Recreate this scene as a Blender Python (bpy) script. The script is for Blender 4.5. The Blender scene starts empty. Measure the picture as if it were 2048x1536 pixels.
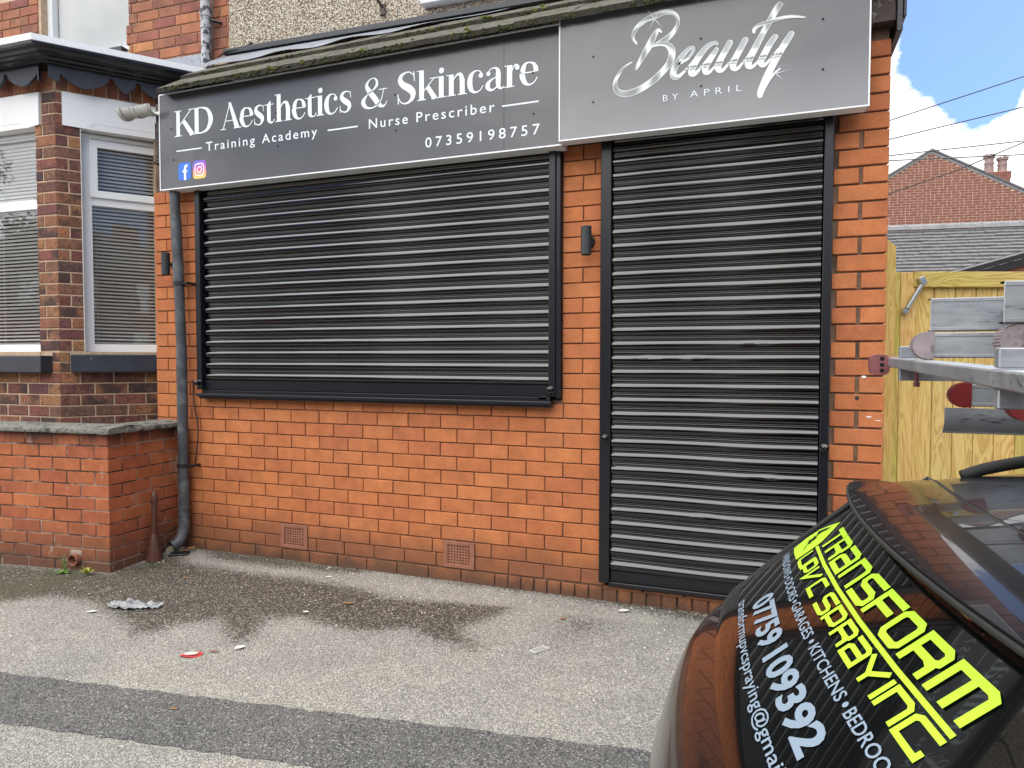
import bpy, bmesh, math, random
from mathutils import Vector, Matrix, noise
R = random.Random(7)
rad = math.radians
sc = bpy.context.scene
COL = sc.collection

# ------------------------------------------------------------------ camera, sky, sun, exposure
CAM = Vector((0.0, -3.719, 1.3976))
yaw, pitch, roll = rad(-20.504), rad(2.025), rad(.076)
_f = Vector((math.sin(yaw), math.cos(yaw), 0)); _r = Vector((math.cos(yaw), -math.sin(yaw), 0)); _u = Vector((0, 0, 1))
_F = _f * math.cos(pitch) - _u * math.sin(pitch); _U2 = _u * math.cos(pitch) + _f * math.sin(pitch)
_R = _r * math.cos(roll) + _U2 * math.sin(roll); _U = _U2 * math.cos(roll) - _r * math.sin(roll)
cd = bpy.data.cameras.new('camera'); cam = bpy.data.objects.new('camera', cd); COL.objects.link(cam)
cam.matrix_world = Matrix(((_R.x, _U.x, -_F.x, CAM.x), (_R.y, _U.y, -_F.y, CAM.y), (_R.z, _U.z, -_F.z, CAM.z), (0, 0, 0, 1)))
cd.sensor_width = 36; cd.lens = 1361 / 2048 * 36; cd.clip_start = .05; cd.clip_end = 800
sc.camera = cam
SUN_EL, SUN_AZ = 50, 28      # elevation, compass style azimuth from +Y clockwise
w = bpy.data.worlds.new("World"); sc.world = w; w.use_nodes = True
nt = w.node_tree; nt.nodes.clear()
def NN(nt, t, **k):
    n = nt.nodes.new(t)
    for a, b in k.items():
        if a == 'inp':
            for q, v in b.items(): n.inputs[q].default_value = v
        else: setattr(n, a, b)
    return n
def ramp(nt, pts, fac=None, interp='LINEAR'):
    n = nt.nodes.new('ShaderNodeValToRGB'); cr = n.color_ramp; cr.interpolation = interp
    while len(cr.elements) < len(pts): cr.elements.new(.5)
    for e, (p, c) in zip(cr.elements, pts):
        e.position = p
        e.color = (c, c, c, 1) if isinstance(c, (int, float)) else (*c, 1)
    if fac is not None: nt.links.new(fac, n.inputs[0])
    return n
def mth(nt, op, a, b=None, c=None, clamp=False):
    n = nt.nodes.new('ShaderNodeMath'); n.operation = op; n.use_clamp = clamp
    for i, v in enumerate((a, b, c)):
        if v is None: continue
        if isinstance(v, (int, float)): n.inputs[i].default_value = v
        else: nt.links.new(v, n.inputs[i])
    return n.outputs[0]
def mixc(nt, fac, a, b, mode='MIX'):
    n = nt.nodes.new('ShaderNodeMix'); n.data_type = 'RGBA'; n.blend_type = mode
    for s, v in ((n.inputs[0], fac), (n.inputs[6], a), (n.inputs[7], b)):
        if isinstance(v, (int, float)): s.default_value = v
        elif isinstance(v, tuple): s.default_value = (*v, 1) if len(v) == 3 else v
        else: nt.links.new(v, s)
    return n.outputs[2]
def noise_n(nt, vec, scale, detail=4, rough=.55, dist=0):
    n = nt.nodes.new('ShaderNodeTexNoise'); n.inputs['Scale'].default_value = scale; n.inputs['Detail'].default_value = detail
    n.inputs['Roughness'].default_value = rough; n.inputs['Distortion'].default_value = dist
    if vec is not None: nt.links.new(vec, n.inputs['Vector'])
    return n
sky = NN(nt, 'ShaderNodeTexSky'); sky.sky_type = 'NISHITA'; sky.sun_disc = False
sky.sun_elevation = rad(SUN_EL); sky.sun_rotation = rad(SUN_AZ); sky.air_density = 1.0; sky.dust_density = .6; sky.ozone_density = 2.5
tc = NN(nt, 'ShaderNodeTexCoord')
sep = NN(nt, 'ShaderNodeSeparateXYZ'); nt.links.new(tc.outputs['Generated'], sep.inputs[0])
den = mth(nt, 'ADD', mth(nt, 'MAXIMUM', sep.outputs[2], 0.0), .35)
cx = mth(nt, 'DIVIDE', sep.outputs[0], den); cy = mth(nt, 'DIVIDE', sep.outputs[1], den)
comb = NN(nt, 'ShaderNodeCombineXYZ'); nt.links.new(cx, comb.inputs[0]); nt.links.new(cy, comb.inputs[1]); comb.inputs[2].default_value = 3.7
n1 = noise_n(nt, comb.outputs[0], 3.0, 10, .60, .2)
n2 = noise_n(nt, comb.outputs[0], 1.3, 5, .5)
# a few cloud banks and blue gaps of the day's sky, by direction (positive adds cloud)
acc = mth(nt, 'MULTIPLY_ADD', n1.outputs[0], 1.5, -.25)
SKB = [((.187, .893, .409), .16, -.42), ((.27, .885, .378), .12, -.36), ((.212, .925, .325), .085, -.34), ((.128, .95, .275), .095, .62), ((.205, .957, .215), .085, .50), ((.285, .925, .262), .075, .55), ((-.25, -.62, .75), 1.25, .85), ((-.60, -.72, .33), .20, -1.3), ((-.40, -.85, .28), .11, -1.3), ((-.12, -.93, .34), .10, -1.2), ((.10, -.93, .36), .15, -1.2), ((.80, -.56, .22), .40, -1.2), ((.75, -.2, .6), .5, -.6)]
for (d, width, amp) in SKB:
    dv = Vector(d).normalized()
    vm = NN(nt, 'ShaderNodeVectorMath', operation='DISTANCE'); nt.links.new(tc.outputs['Generated'], vm.inputs[0]); vm.inputs[1].default_value = dv
    fall = mth(nt, 'SUBTRACT', 1.0, mth(nt, 'DIVIDE', vm.outputs['Value'], width), clamp=True)
    acc = mth(nt, 'ADD', acc, mth(nt, 'MULTIPLY', fall, amp))
mask = ramp(nt, [(.42, 0.0), (.48, .6), (.54, 1.0)], acc)
shade = ramp(nt, [(.30, (12, 12.3, 13)), (.48, (16, 16, 15.9)), (.62, (20, 19.7, 19))], n2.outputs[0])
# unseen front-lit clouds opposite the sun, boosted to brighten wall and shutter highlights
vd = NN(nt, 'ShaderNodeVectorMath', operation='DOT_PRODUCT'); nt.links.new(tc.outputs['Generated'], vd.inputs[0]); vd.inputs[1].default_value = Vector((-.35, -.85, .38)).normalized()
vs_ = NN(nt, 'ShaderNodeVectorMath', operation='SCALE'); nt.links.new(shade.outputs[0], vs_.inputs[0]); nt.links.new(mth(nt, 'MULTIPLY_ADD', mth(nt, 'POWER', mth(nt, 'MAXIMUM', vd.outputs['Value'], 0.0), 1.5), 1.6, 1.0), vs_.inputs['Scale'])
skyc = mixc(nt, 1.0, sky.outputs[0], (1.05, 1.28, 1.62), 'MULTIPLY')
bgc = mixc(nt, mask.outputs[0], skyc, vs_.outputs[0])
bg = NN(nt, 'ShaderNodeBackground'); bg.inputs[1].default_value = .1; nt.links.new(bgc, bg.inputs[0])
wo = NN(nt, 'ShaderNodeOutputWorld'); nt.links.new(bg.outputs[0], wo.inputs[0])
sd = bpy.data.lights.new('sun', 'SUN'); sun = bpy.data.objects.new('sun', sd); COL.objects.link(sun)
sd.energy = 1.6; sd.angle = rad(14); sd.color = (1, .955, .88)
_a = rad(SUN_AZ); sdir = Vector((math.sin(_a) * math.cos(rad(SUN_EL)), math.cos(_a) * math.cos(rad(SUN_EL)), math.sin(rad(SUN_EL))))
sun.rotation_euler = sdir.to_track_quat('Z', 'Y').to_euler()
sc.view_settings.view_transform = 'Standard'; sc.view_settings.look = 'None'; sc.view_settings.gamma = 1; sc.view_settings.use_curve_mapping = False
sc.view_settings.exposure = 0.02
sc.render.engine = 'CYCLES'
try:
    sc.cycles.max_bounces = 8; sc.cycles.transparent_max_bounces = 16; sc.cycles.use_denoising = True
except Exception: pass

# ------------------------------------------------------------------ helpers
class MB:
    def __init__(s, M=None): s.v = []; s.f = []; s.m = []; s.M = M; s.c = []; s.mi = 0
    def add(s, vs, fs, col=None):
        b = len(s.v)
        for p in vs:
            p = Vector(p)
            s.v.append(tuple(s.M @ p) if s.M else tuple(p))
        for f in fs: s.f.append([b + i for i in f]); s.m.append(s.mi)
        if col is not None: s.c += (col if isinstance(col, list) else [col] * len(vs))
        return s
    def box(s, x0, x1, y0, y1, z0, z1, bev=0):
        if bev <= 0:
            v = [(x, y, z) for x in (x0, x1) for y in (y0, y1) for z in (z0, z1)]
            return s.add(v, [(0, 1, 3, 2), (4, 6, 7, 5), (0, 4, 5, 1), (2, 3, 7, 6), (0, 2, 6, 4), (1, 5, 7, 3)])
        b = bev; bm = bmesh.new(); bmesh.ops.create_cube(bm, size=1)
        for q in bm.verts: q.co = Vector(((x0 + x1) / 2 + q.co.x * (x1 - x0), (y0 + y1) / 2 + q.co.y * (y1 - y0), (z0 + z1) / 2 + q.co.z * (z1 - z0)))
        bmesh.ops.bevel(bm, geom=list(bm.edges), offset=b, segments=1 if b < .004 else 2, affect='EDGES', profile=.6)
        bm.verts.index_update(); r = s.add([q.co for q in bm.verts], [[q.index for q in f.verts] for f in bm.faces]); bm.free(); return r
    def tube(s, pts, r, n=10, cap=True, up=None):
        pts = [Vector(p) for p in pts]; rs = r if isinstance(r, (list, tuple)) else [r] * len(pts)
        rings = []; prev = None
        for i, p in enumerate(pts):
            t = (pts[min(i + 1, len(pts) - 1)] - pts[max(i - 1, 0)]).normalized()
            a = prev if prev is not None else (Vector((0, 0, 1)) if abs(t.z) < .9 else Vector((1, 0, 0)))
            x = (a - t * a.dot(t)).normalized(); prev = x; y = t.cross(x)
            rings.append([p + (x * math.cos(k * 2 * math.pi / n) + y * math.sin(k * 2 * math.pi / n)) * rs[i] for k in range(n)])
        v = [q for ring in rings for q in ring]; f = []
        for i in range(len(pts) - 1):
            for k in range(n): f.append((i * n + k, i * n + (k + 1) % n, (i + 1) * n + (k + 1) % n, (i + 1) * n + k))
        if cap: f.append(tuple(reversed(range(n)))); f.append(tuple((len(pts) - 1) * n + k for k in range(n)))
        return s.add(v, f)
    def lathe(s, prof, c=(0, 0, 0), n=20, axis='Z'):
        v = []
        for r, z in prof:
            for k in range(n):
                a = k * 2 * math.pi / n; p = (r * math.cos(a), r * math.sin(a), z)
                if axis == 'Y': p = (r * math.cos(a), z, r * math.sin(a))
                if axis == 'X': p = (z, r * math.cos(a), r * math.sin(a))
                v.append(Vector(p) + Vector(c))
        f = [(i * n + k, i * n + (k + 1) % n, (i + 1) * n + (k + 1) % n, (i + 1) * n + k) for i in range(len(prof) - 1) for k in range(n)]
        return s.add(v, f)
    def prism(s, poly, h0, h1, axis='Y'):
        def P(a, b, h): return {'Y': (a, h, b), 'X': (h, a, b), 'Z': (a, b, h)}[axis]
        n = len(poly); v = [P(a, b, h0) for a, b in poly] + [P(a, b, h1) for a, b in poly]
        return s.add(v, [tuple(range(n)), tuple(reversed(range(n, 2 * n)))] + [(i, i + n, (i + 1) % n + n, (i + 1) % n) for i in range(n)])
    def grid(s, fn, nu, nv, col=None):
        v = [fn(i / nu, j / nv) for j in range(nv + 1) for i in range(nu + 1)]
        f = [(j * (nu + 1) + i, j * (nu + 1) + i + 1, (j + 1) * (nu + 1) + i + 1, (j + 1) * (nu + 1) + i) for j in range(nv) for i in range(nu)]
        return s.add(v, f, [col(i / nu, j / nv) for j in range(nv + 1) for i in range(nu + 1)] if col else None)
    def mesh(s, name, mats, smooth=False):
        me = bpy.data.meshes.new(name); me.from_pydata(s.v, [], s.f)
        for m in (mats if isinstance(mats, (list, tuple)) else [mats]): me.materials.append(m)
        if any(s.m): me.polygons.foreach_set('material_index', s.m)
        if s.c and len(s.c) == len(s.v):
            ca = me.color_attributes.new('col', 'FLOAT_COLOR', 'POINT')
            ca.data.foreach_set('color', [x for c in s.c for x in (*c, 1.0)])
        bm = bmesh.new(); bm.from_mesh(me); bmesh.ops.recalc_face_normals(bm, faces=bm.faces); bm.to_mesh(me); bm.free()
        if smooth:
            me.polygons.foreach_set('use_smooth', [True] * len(me.polygons))
            if smooth is not True:
                try: me.set_sharp_from_angle(angle=rad(smooth))
                except Exception: pass
        me.update(); return me
    def build(s, name, mats, parent=None, smooth=False, **props):
        return link(name, s.mesh(name, mats, smooth), parent, **props)
def link(name, me, parent=None, mw=None, **props):
    o = bpy.data.objects.new(name, me); COL.objects.link(o)
    if parent is not None:
        o.parent = parent
        L = PL.get(parent.name, Vector((0, 0, 0))); o.matrix_parent_inverse = Matrix.Translation(-L)
        PL[o.name] = Vector((0, 0, 0))
    if mw is not None:
        o.matrix_world = mw if parent is None else mw
        if parent is not None:
            o.matrix_basis = mw
    if parent is None: PL[o.name] = o.location.copy()
    for k, v in props.items(): o[k] = v
    return o
PL = {}
def thing(name, label, cat, loc=(0, 0, 0), group=None):
    o = bpy.data.objects.new(name, None); COL.objects.link(o); o.location = loc; o.empty_display_size = .1
    PL[o.name] = Vector(loc); o['label'] = label; o['category'] = cat
    if group: o['group'] = group
    return o
def tag(o, label, cat, group=None):
    o['label'] = label; o['category'] = cat
    if group: o['group'] = group
    return o
def Tm(x, y, z, deg=0): return Matrix.Translation((x, y, z)) @ Matrix.Rotation(rad(deg), 4, 'Z')

# ------------------------------------------------------------------ materials
def newmat(name):
    m = bpy.data.materials.new(name); m.use_nodes = True; nt = m.node_tree
    b = nt.nodes['Principled BSDF']; return m, nt, b
def simple(name, col, rough=.5, metal=0, spec=.5, nscale=0, namp=.15, bump=0, bscale=80, coat=0, coatr=.03, dirt=None):
    m, nt, b = newmat(name); b.inputs['Roughness'].default_value = rough; b.inputs['Metallic'].default_value = metal
    b.inputs['Specular IOR Level'].default_value = spec; b.inputs['Coat Weight'].default_value = coat; b.inputs['Coat Roughness'].default_value = coatr
    b.inputs['Base Color'].default_value = (*col, 1)
    tc = NN(nt, 'ShaderNodeTexCoord')
    c = None
    if nscale:
        n = noise_n(nt, tc.outputs['Object'], nscale, 5, .6)
        r = ramp(nt, [(.25, tuple(x * (1 - namp) for x in col)), (.75, tuple(min(1, x * (1 + namp)) for x in col))], n.outputs[0]); c = r.outputs[0]
    if dirt:
        dc, ds, lo, hi = dirt
        n = noise_n(nt, tc.outputs['Object'], ds, 7, .65); r = ramp(nt, [(lo, 0.), (hi, 1.)], n.outputs[0])
        c = mixc(nt, r.outputs[0], c if c is not None else col, dc)
    if c is not None: nt.links.new(c, b.inputs['Base Color'])
    if bump:
        n = noise_n(nt, tc.outputs['Object'], bscale, 4, .6); bp = NN(nt, 'ShaderNodeBump'); bp.inputs['Strength'].default_value = bump; bp.inputs['Distance'].default_value = .004
        nt.links.new(n.outputs[0], bp.inputs['Height']); nt.links.new(bp.outputs[0], b.inputs['Normal'])
    return m
def brickmat(name, cols, speck=(.05, .03, .03), specka=.5, dark=.25, ground=None, bump=.35, mottling=.18, white=0):
    m, nt, b = newmat(name); b.inputs['Roughness'].default_value = .78; b.inputs['Specular IOR Level'].default_value = .3
    oi = NN(nt, 'ShaderNodeObjectInfo'); geo = NN(nt, 'ShaderNodeNewGeometry')
    base = ramp(nt, [(i / (len(cols) - 1), c) for i, c in enumerate(cols)], oi.outputs['Random']).outputs[0]
    off = NN(nt, 'ShaderNodeVectorMath', operation='ADD'); nt.links.new(geo.outputs['Position'], off.inputs[0])
    cmb = NN(nt, 'ShaderNodeCombineXYZ'); nt.links.new(mth(nt, 'MULTIPLY', oi.outputs['Random'], 31.0), cmb.inputs[0]); nt.links.new(cmb.outputs[0], off.inputs[1])
    nA = noise_n(nt, off.outputs[0], 9, 4, .6); nB = noise_n(nt, off.outputs[0], 130, 3, .6); nC = noise_n(nt, off.outputs[0], 55, 5, .7)
    r1 = ramp(nt, [(.3, 1 - mottling), (.7, 1 + mottling)], nA.outputs[0]); c = mixc(nt, 1.0, base, r1.outputs[0], 'MULTIPLY')
    r2 = ramp(nt, [(.35, .86), (.6, 1.06)], nB.outputs[0]); c = mixc(nt, 1.0, c, r2.outputs[0], 'MULTIPLY')
    r3 = ramp(nt, [(.60, 0.), (.68, specka)], nC.outputs[0]); c = mixc(nt, r3.outputs[0], c, speck)
    if dark > .8:
        nE = noise_n(nt, off.outputs[0], 34, 4, .7); rE = ramp(nt, [(.50, 0.), (.60, .75)], nE.outputs[0]); c = mixc(nt, mth(nt, 'MULTIPLY', rE.outputs[0], mth(nt, 'FRACT', mth(nt, 'MULTIPLY', oi.outputs['Random'], 3.7))), c, (.30, .17, .085)); nF = noise_n(nt, off.outputs[0], 75, 3, .6); rF = ramp(nt, [(.55, 0.), (.62, .8)], nF.outputs[0]); c = mixc(nt, rF.outputs[0], c, (.035, .026, .028))
    if dark:
        nD = noise_n(nt, off.outputs[0], 7, 3, .5); gate = mth(nt, 'GREATER_THAN', mth(nt, 'FRACT', mth(nt, 'MULTIPLY', oi.outputs['Random'], 7.3)), .45)
        r4 = ramp(nt, [(.45, 0.), (.6, dark)], nD.outputs[0]); c = mixc(nt, mth(nt, 'MULTIPLY', r4.outputs[0], gate), c, (.055, .035, .035))
    sp = NN(nt, 'ShaderNodeSeparateXYZ'); nt.links.new(geo.outputs['Position'], sp.inputs[0])
    if ground is not None:
        nG = noise_n(nt, geo.outputs['Position'], 4.5, 6, .7)
        h = mth(nt, 'SUBTRACT', sp.outputs[2], mth(nt, 'MULTIPLY', nG.outputs[0], .30))
        rg = ramp(nt, [(0., .88), (.10, .55), (.36, 0.)], mth(nt, 'ADD', h, .10), 'EASE'); c = mixc(nt, rg.outputs[0], c, ground)
    if white:
        mp = NN(nt, 'ShaderNodeMapping'); mp.inputs['Scale'].default_value = (1, 1, .35); nt.links.new(geo.outputs['Position'], mp.inputs[0])
        nW = noise_n(nt, mp.outputs[0], 11, 8, .75); rw = ramp(nt, [(.60, 0.), (.68, white)], nW.outputs[0]); c = mixc(nt, rw.outputs[0], c, (.5, .46, .42)); nT = noise_n(nt, mp.outputs[0], 7, 7, .7); hT = mth(nt, 'MULTIPLY_ADD', nT.outputs[0], -.30, sp.outputs[2]); rT = ramp(nt, [(.66, 0.), (.78, .85)], hT); c = mixc(nt, rT.outputs[0], c, (.035, .025, .022))
    nt.links.new(c, b.inputs['Base Color'])
    bp = NN(nt, 'ShaderNodeBump'); bp.inputs['Strength'].default_value = bump; bp.inputs['Distance'].default_value = .003
    nt.links.new(mth(nt, 'ADD', nB.outputs[0], mth(nt, 'MULTIPLY', nC.outputs[0], -.8 if specka > .4 else .3)), bp.inputs['Height']); nt.links.new(bp.outputs[0], b.inputs['Normal'])
    return m
M = {}
M['brick'] = brickmat('orange_brick', [(.45, .146, .056), (.50, .172, .062), (.43, .138, .058), (.53, .190, .070), (.47, .156, .058), (.51, .180, .070)], speck=(.22, .085, .05), specka=.3, dark=0, ground=(.075, .048, .034))
M['brick_garden'] = brickmat('garden_brick', [(.40, .115, .046), (.45, .14, .054), (.37, .105, .048), (.49, .16, .062)], speck=(.14, .045, .03), specka=.35, dark=.1, ground=(.10, .055, .038), white=.55)
M['brick_house'] = brickmat('mottled_brick', [(.24, .085, .06), (.16, .058, .055), (.33, .14, .07), (.09, .05, .055), (.22, .07, .058), (.36, .17, .075), (.13, .06, .06)], speck=(.03, .022, .024), specka=.85, dark=.92, bump=.9, mottling=.3)
M['brick_upper'] = brickmat('upper_brick', [(.36, .13, .075), (.26, .09, .07), (.42, .17, .08), (.21, .08, .065), (.44, .19, .085)], speck=(.07, .035, .035), specka=.6, dark=.4, bump=.6)
M['brick_far'] = brickmat('far_brick', [(.20, .075, .055), (.25, .10, .07), (.17, .065, .05)], dark=0)
M['mortar'] = simple('mortar', (.20, .125, .085), .95, nscale=14, namp=.3, bump=.9, bscale=190, dirt=((.09, .06, .045), 6, .5, .65))
M['mortar_light'] = simple('light_mortar', (.52, .38, .26), .95, nscale=18, namp=.25, bump=.8, bscale=160)
M['mortar_garden'] = simple('weathered_mortar', (.36, .31, .25), .95, nscale=9, namp=.3, bump=.9, bscale=150, dirt=((.05, .042, .036), 4, .47, .56))
M['mortar_far'] = simple('far_mortar', (.55, .42, .32), .95)
M['black_paint'] = simple('gloss_black_paint', (.0004, .0005, .0010), .09, spec=.75, coat=.7, coatr=.07)
M['black_frame'] = simple('satin_black_steel', (.009, .010, .014), .30, spec=.5, bump=.12, bscale=220)
M['black_plastic'] = simple('black_plastic', (.014, .015, .017), .42, nscale=12, namp=.3)
M['lamp_grey'] = simple('anthracite_metal', (.028, .031, .034), .45, spec=.5)
M['pipe'] = simple('weathered_pipe', (.060, .065, .072), .42, nscale=5, namp=.4, dirt=((.17, .18, .19), 7, .50, .72), bump=.1)
M['pipe_old'] = simple('flaking_paint', (.42, .42, .44), .6, dirt=((.03, .035, .045), 22, .50, .55), bump=.6)
M['gutter'] = simple('grey_gutter', (.50, .50, .47), .45, nscale=10, dirt=((.07, .07, .06), 28, .60, .70))
M['timber_dark'] = simple('old_brown_timber', (.05, .03, .024), .6, nscale=20, namp=.5, bump=.8, bscale=60, dirt=((.25, .22, .2), 26, .58, .66))
M['white_upvc'] = simple('white_upvc', (.84, .86, .88), .28, nscale=3, namp=.03)
M['white_paint'] = simple('white_painted_stone', (.84, .85, .86), .55, nscale=5, namp=.05, dirt=((.16, .15, .14), 24, .70, .73), bump=.3)
M['cream_trim'] = simple('cream_trim', (.66, .63, .57), .5, nscale=5, namp=.08)
M['black_wood'] = simple('black_painted_wood', (.010, .011, .015), .24, spec=.5, nscale=10, namp=.3, bump=.3)
M['slate_paint'] = simple('slate_grey_paint', (.030, .033, .046), .55, nscale=8, namp=.3, dirt=((.20, .20, .22), 18, .66, .72), bump=.4)
M['blind'] = simple('blind_slat', (.90, .91, .89), .5)
M['room'] = simple('dim_room', (.035, .037, .037), .9)
M['lead'] = simple('lead_sheet', (.27, .29, .33), .45, nscale=6, namp=.3, bump=.5, bscale=30, dirt=((.10, .11, .13), 14, .55, .7))
M['tile'] = simple('concrete_tile', (.125, .112, .088), .95, nscale=22, namp=.25, bump=.9, bscale=150, dirt=((.03, .03, .02), 14, .50, .66))
M['tile_edge'] = simple('dark_tile_edge', (.035, .033, .024), 1.0, nscale=60, namp=.6, bump=1, bscale=200)  # darker colour for the front edges and undersides of the tiles
M['moss'] = simple('moss', (.045, .052, .012), 1.0, nscale=60, namp=.7, bump=1, bscale=300)
M['moss_bright'] = simple('bright_moss', (.10, .115, .02), 1.0, nscale=80, namp=.5, bump=1, bscale=300)
M['stone'] = simple('coping_stone', (.21, .205, .175), .95, nscale=70, namp=.45, bump=1, bscale=120, dirt=((.05, .052, .045), 16, .5, .62))
M['terracotta'] = simple('terracotta', (.28, .115, .07), .8, nscale=20, namp=.2, bump=.3, dirt=((.1, .05, .04), 30, .6, .7))
M['hole'] = simple('dark_hole', (.008, .006, .005), .95)
M['brown_metal'] = simple('brown_metal', (.10, .042, .030), .33, spec=.5, nscale=10, namp=.15)
M['timber'] = None
M['zinc'] = simple('zinc_steel', (.55, .58, .60), .3, metal=.9)
M['slate'] = simple('roof_slate', (.10, .10, .105), .7, nscale=6, namp=.3, dirt=((.3, .3, .29), 9, .66, .7))
M['slate_edge'] = simple('dark_roof_slate', (.075, .075, .08), .8)  # plain darker slate grey for the sheet under the slate courses
M['ridge'] = simple('ridge_tile', (.22, .225, .235), .75, nscale=9, namp=.25)
M['chimney_pot'] = simple('chimney_pot', (.25, .17, .16), .8, nscale=9, namp=.25)
M['wire'] = simple('black_cable', (.01, .01, .011), .5)
M['red_plastic'] = simple('red_plastic', (.17, .014, .015), .4, nscale=20, namp=.2)
M['faded_red'] = simple('faded_red_rubber', (.22, .07, .075), .6, nscale=20, namp=.3)
M['grey_rubber'] = simple('grey_pink_rubber', (.27, .225, .235), .65, nscale=26, namp=.3, dirt=((.1, .07, .06), 22, .55, .65))
M['letter_white'] = simple('white_vinyl', (.80, .86, .90), .35)
M['yellow_vinyl'] = simple('fluorescent_yellow_vinyl', (.42, .69, .035), .45)
M['grey_vinyl'] = simple('silver_blue_vinyl', (.22, .285, .36), .4)
M['fb_blue'] = simple('logo_blue', (.03, .16, .66), .4)
M['bin_glass'] = None
M['paper_white'] = simple('litter_white', (.62, .62, .60), .6)
M['litter_red'] = simple('litter_red', (.55, .05, .05), .5)
M['leaf_brown'] = simple('dead_leaf', (.30, .15, .06), .8, nscale=60, namp=.4)
M['weed'] = simple('weed_green', (.10, .22, .025), .6, nscale=60, namp=.3)
M['weed_yellow'] = simple('weed_yellow_green', (.38, .42, .05), .6, nscale=60, namp=.2)
M['roof_black'] = simple('black_fascia', (.008, .008, .009), .3)
M['foliage'] = simple('tree_foliage', (.05, .085, .02), .7, nscale=2, namp=.5)
M['bark'] = simple('bark', (.07, .055, .04), .9, nscale=20)
M['render_far'] = simple('pale_render', (.45, .42, .38), .9, nscale=3)
M['house_far_roof'] = simple('far_roof', (.07, .06, .06), .8)

def woodmat(name, seed=0):
    m, nt, b = newmat(name); b.inputs['Roughness'].default_value = .7; b.inputs['Specular IOR Level'].default_value = .25
    geo = NN(nt, 'ShaderNodeNewGeometry'); oi = NN(nt, 'ShaderNodeObjectInfo')
    cmb = NN(nt, 'ShaderNodeCombineXYZ'); nt.links.new(mth(nt, 'MULTIPLY', oi.outputs['Random'], 17.), cmb.inputs[0]); nt.links.new(mth(nt, 'MULTIPLY', oi.outputs['Random'], 9.), cmb.inputs[2])
    ad = NN(nt, 'ShaderNodeVectorMath', operation='ADD'); nt.links.new(geo.outputs['Position'], ad.inputs[0]); nt.links.new(cmb.outputs[0], ad.inputs[1])
    mp = NN(nt, 'ShaderNodeMapping'); mp.inputs['Scale'].default_value = (1, 1, .13) if not seed else (.13, .13, 1); nt.links.new(ad.outputs[0], mp.inputs[0])
    wv = noise_n(nt, mp.outputs[0], 11, 3, .5, .8)
    lines = mth(nt, 'SINE', mth(nt, 'MULTIPLY', wv.outputs[0], 90.))
    r = ramp(nt, [(0, (.63, .49, .21)), (.5, (.57, .42, .165)), (1, (.43, .285, .095))], mth(nt, 'MULTIPLY_ADD', lines, .40, .45))
    n2 = noise_n(nt, ad.outputs[0], 3.2, 4, .6); r2 = ramp(nt, [(.3, (1.0, 1.05, .82)), (.7, (1.06, .93, .9))], n2.outputs[0]); c = mixc(nt, 1., r.outputs[0], r2.outputs[0], 'MULTIPLY')
    rr = ramp(nt, [(0, (.80, .9, .6)), (.5, (1, 1, 1)), (1, (1.1, 1.0, .95))], oi.outputs['Random']); c = mixc(nt, 1., c, rr.outputs[0], 'MULTIPLY')
    vo = NN(nt, 'ShaderNodeTexVoronoi'); vo.inputs['Scale'].default_value = 4.2
    mp2 = NN(nt, 'ShaderNodeMapping'); mp2.inputs['Scale'].default_value = (1, 1, .55); nt.links.new(ad.outputs[0], mp2.inputs[0]); nt.links.new(mp2.outputs[0], vo.inputs['Vector'])
    kn = ramp(nt, [(.03, 1.), (.075, 0.)], vo.outputs['Distance']); c = mixc(nt, mth(nt, 'MULTIPLY', kn.outputs[0], .75), c, (.26, .12, .03))
    nt.links.new(c, b.inputs['Base Color'])
    bp = NN(nt, 'ShaderNodeBump'); bp.inputs['Strength'].default_value = .25; bp.inputs['Distance'].default_value = .002; nt.links.new(lines, bp.inputs['Height']); nt.links.new(bp.outputs[0], b.inputs['Normal'])
    return m
M['timber'] = woodmat('pressure_treated_pine'); M['timber_rail'] = woodmat('pressure_treated_rail', 1)

def alu():
    m, nt, b = newmat('weathered_aluminium'); b.inputs['Metallic'].default_value = .55
    tc = NN(nt, 'ShaderNodeTexCoord'); mp = NN(nt, 'ShaderNodeMapping'); mp.inputs['Scale'].default_value = (.25, 1, 1); nt.links.new(tc.outputs['Object'], mp.inputs[0])
    n = noise_n(nt, mp.outputs[0], 42, 8, .74); n2 = noise_n(nt, tc.outputs['Object'], 7, 5, .6); n3 = noise_n(nt, mp.outputs[0], 90, 4, .6)
    r = ramp(nt, [(.3, (.27, .29, .32)), (.7, (.46, .48, .50))], n2.outputs[0]); d = ramp(nt, [(.585, 0.), (.64, .85)], n.outputs[0])
    c = mixc(nt, d.outputs[0], r.outputs[0], (.06, .06, .065)); nt.links.new(c, b.inputs['Base Color'])
    rr = ramp(nt, [(.3, .30), (.7, .5)], n3.outputs[0]); nt.links.new(rr.outputs[0], b.inputs['Roughness'])
    bp = NN(nt, 'ShaderNodeBump'); bp.inputs['Strength'].default_value = .3; bp.inputs['Distance'].default_value = .001; nt.links.new(n.outputs[0], bp.inputs['Height']); nt.links.new(bp.outputs[0], b.inputs['Normal'])
    return m
M['alu'] = alu()
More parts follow.
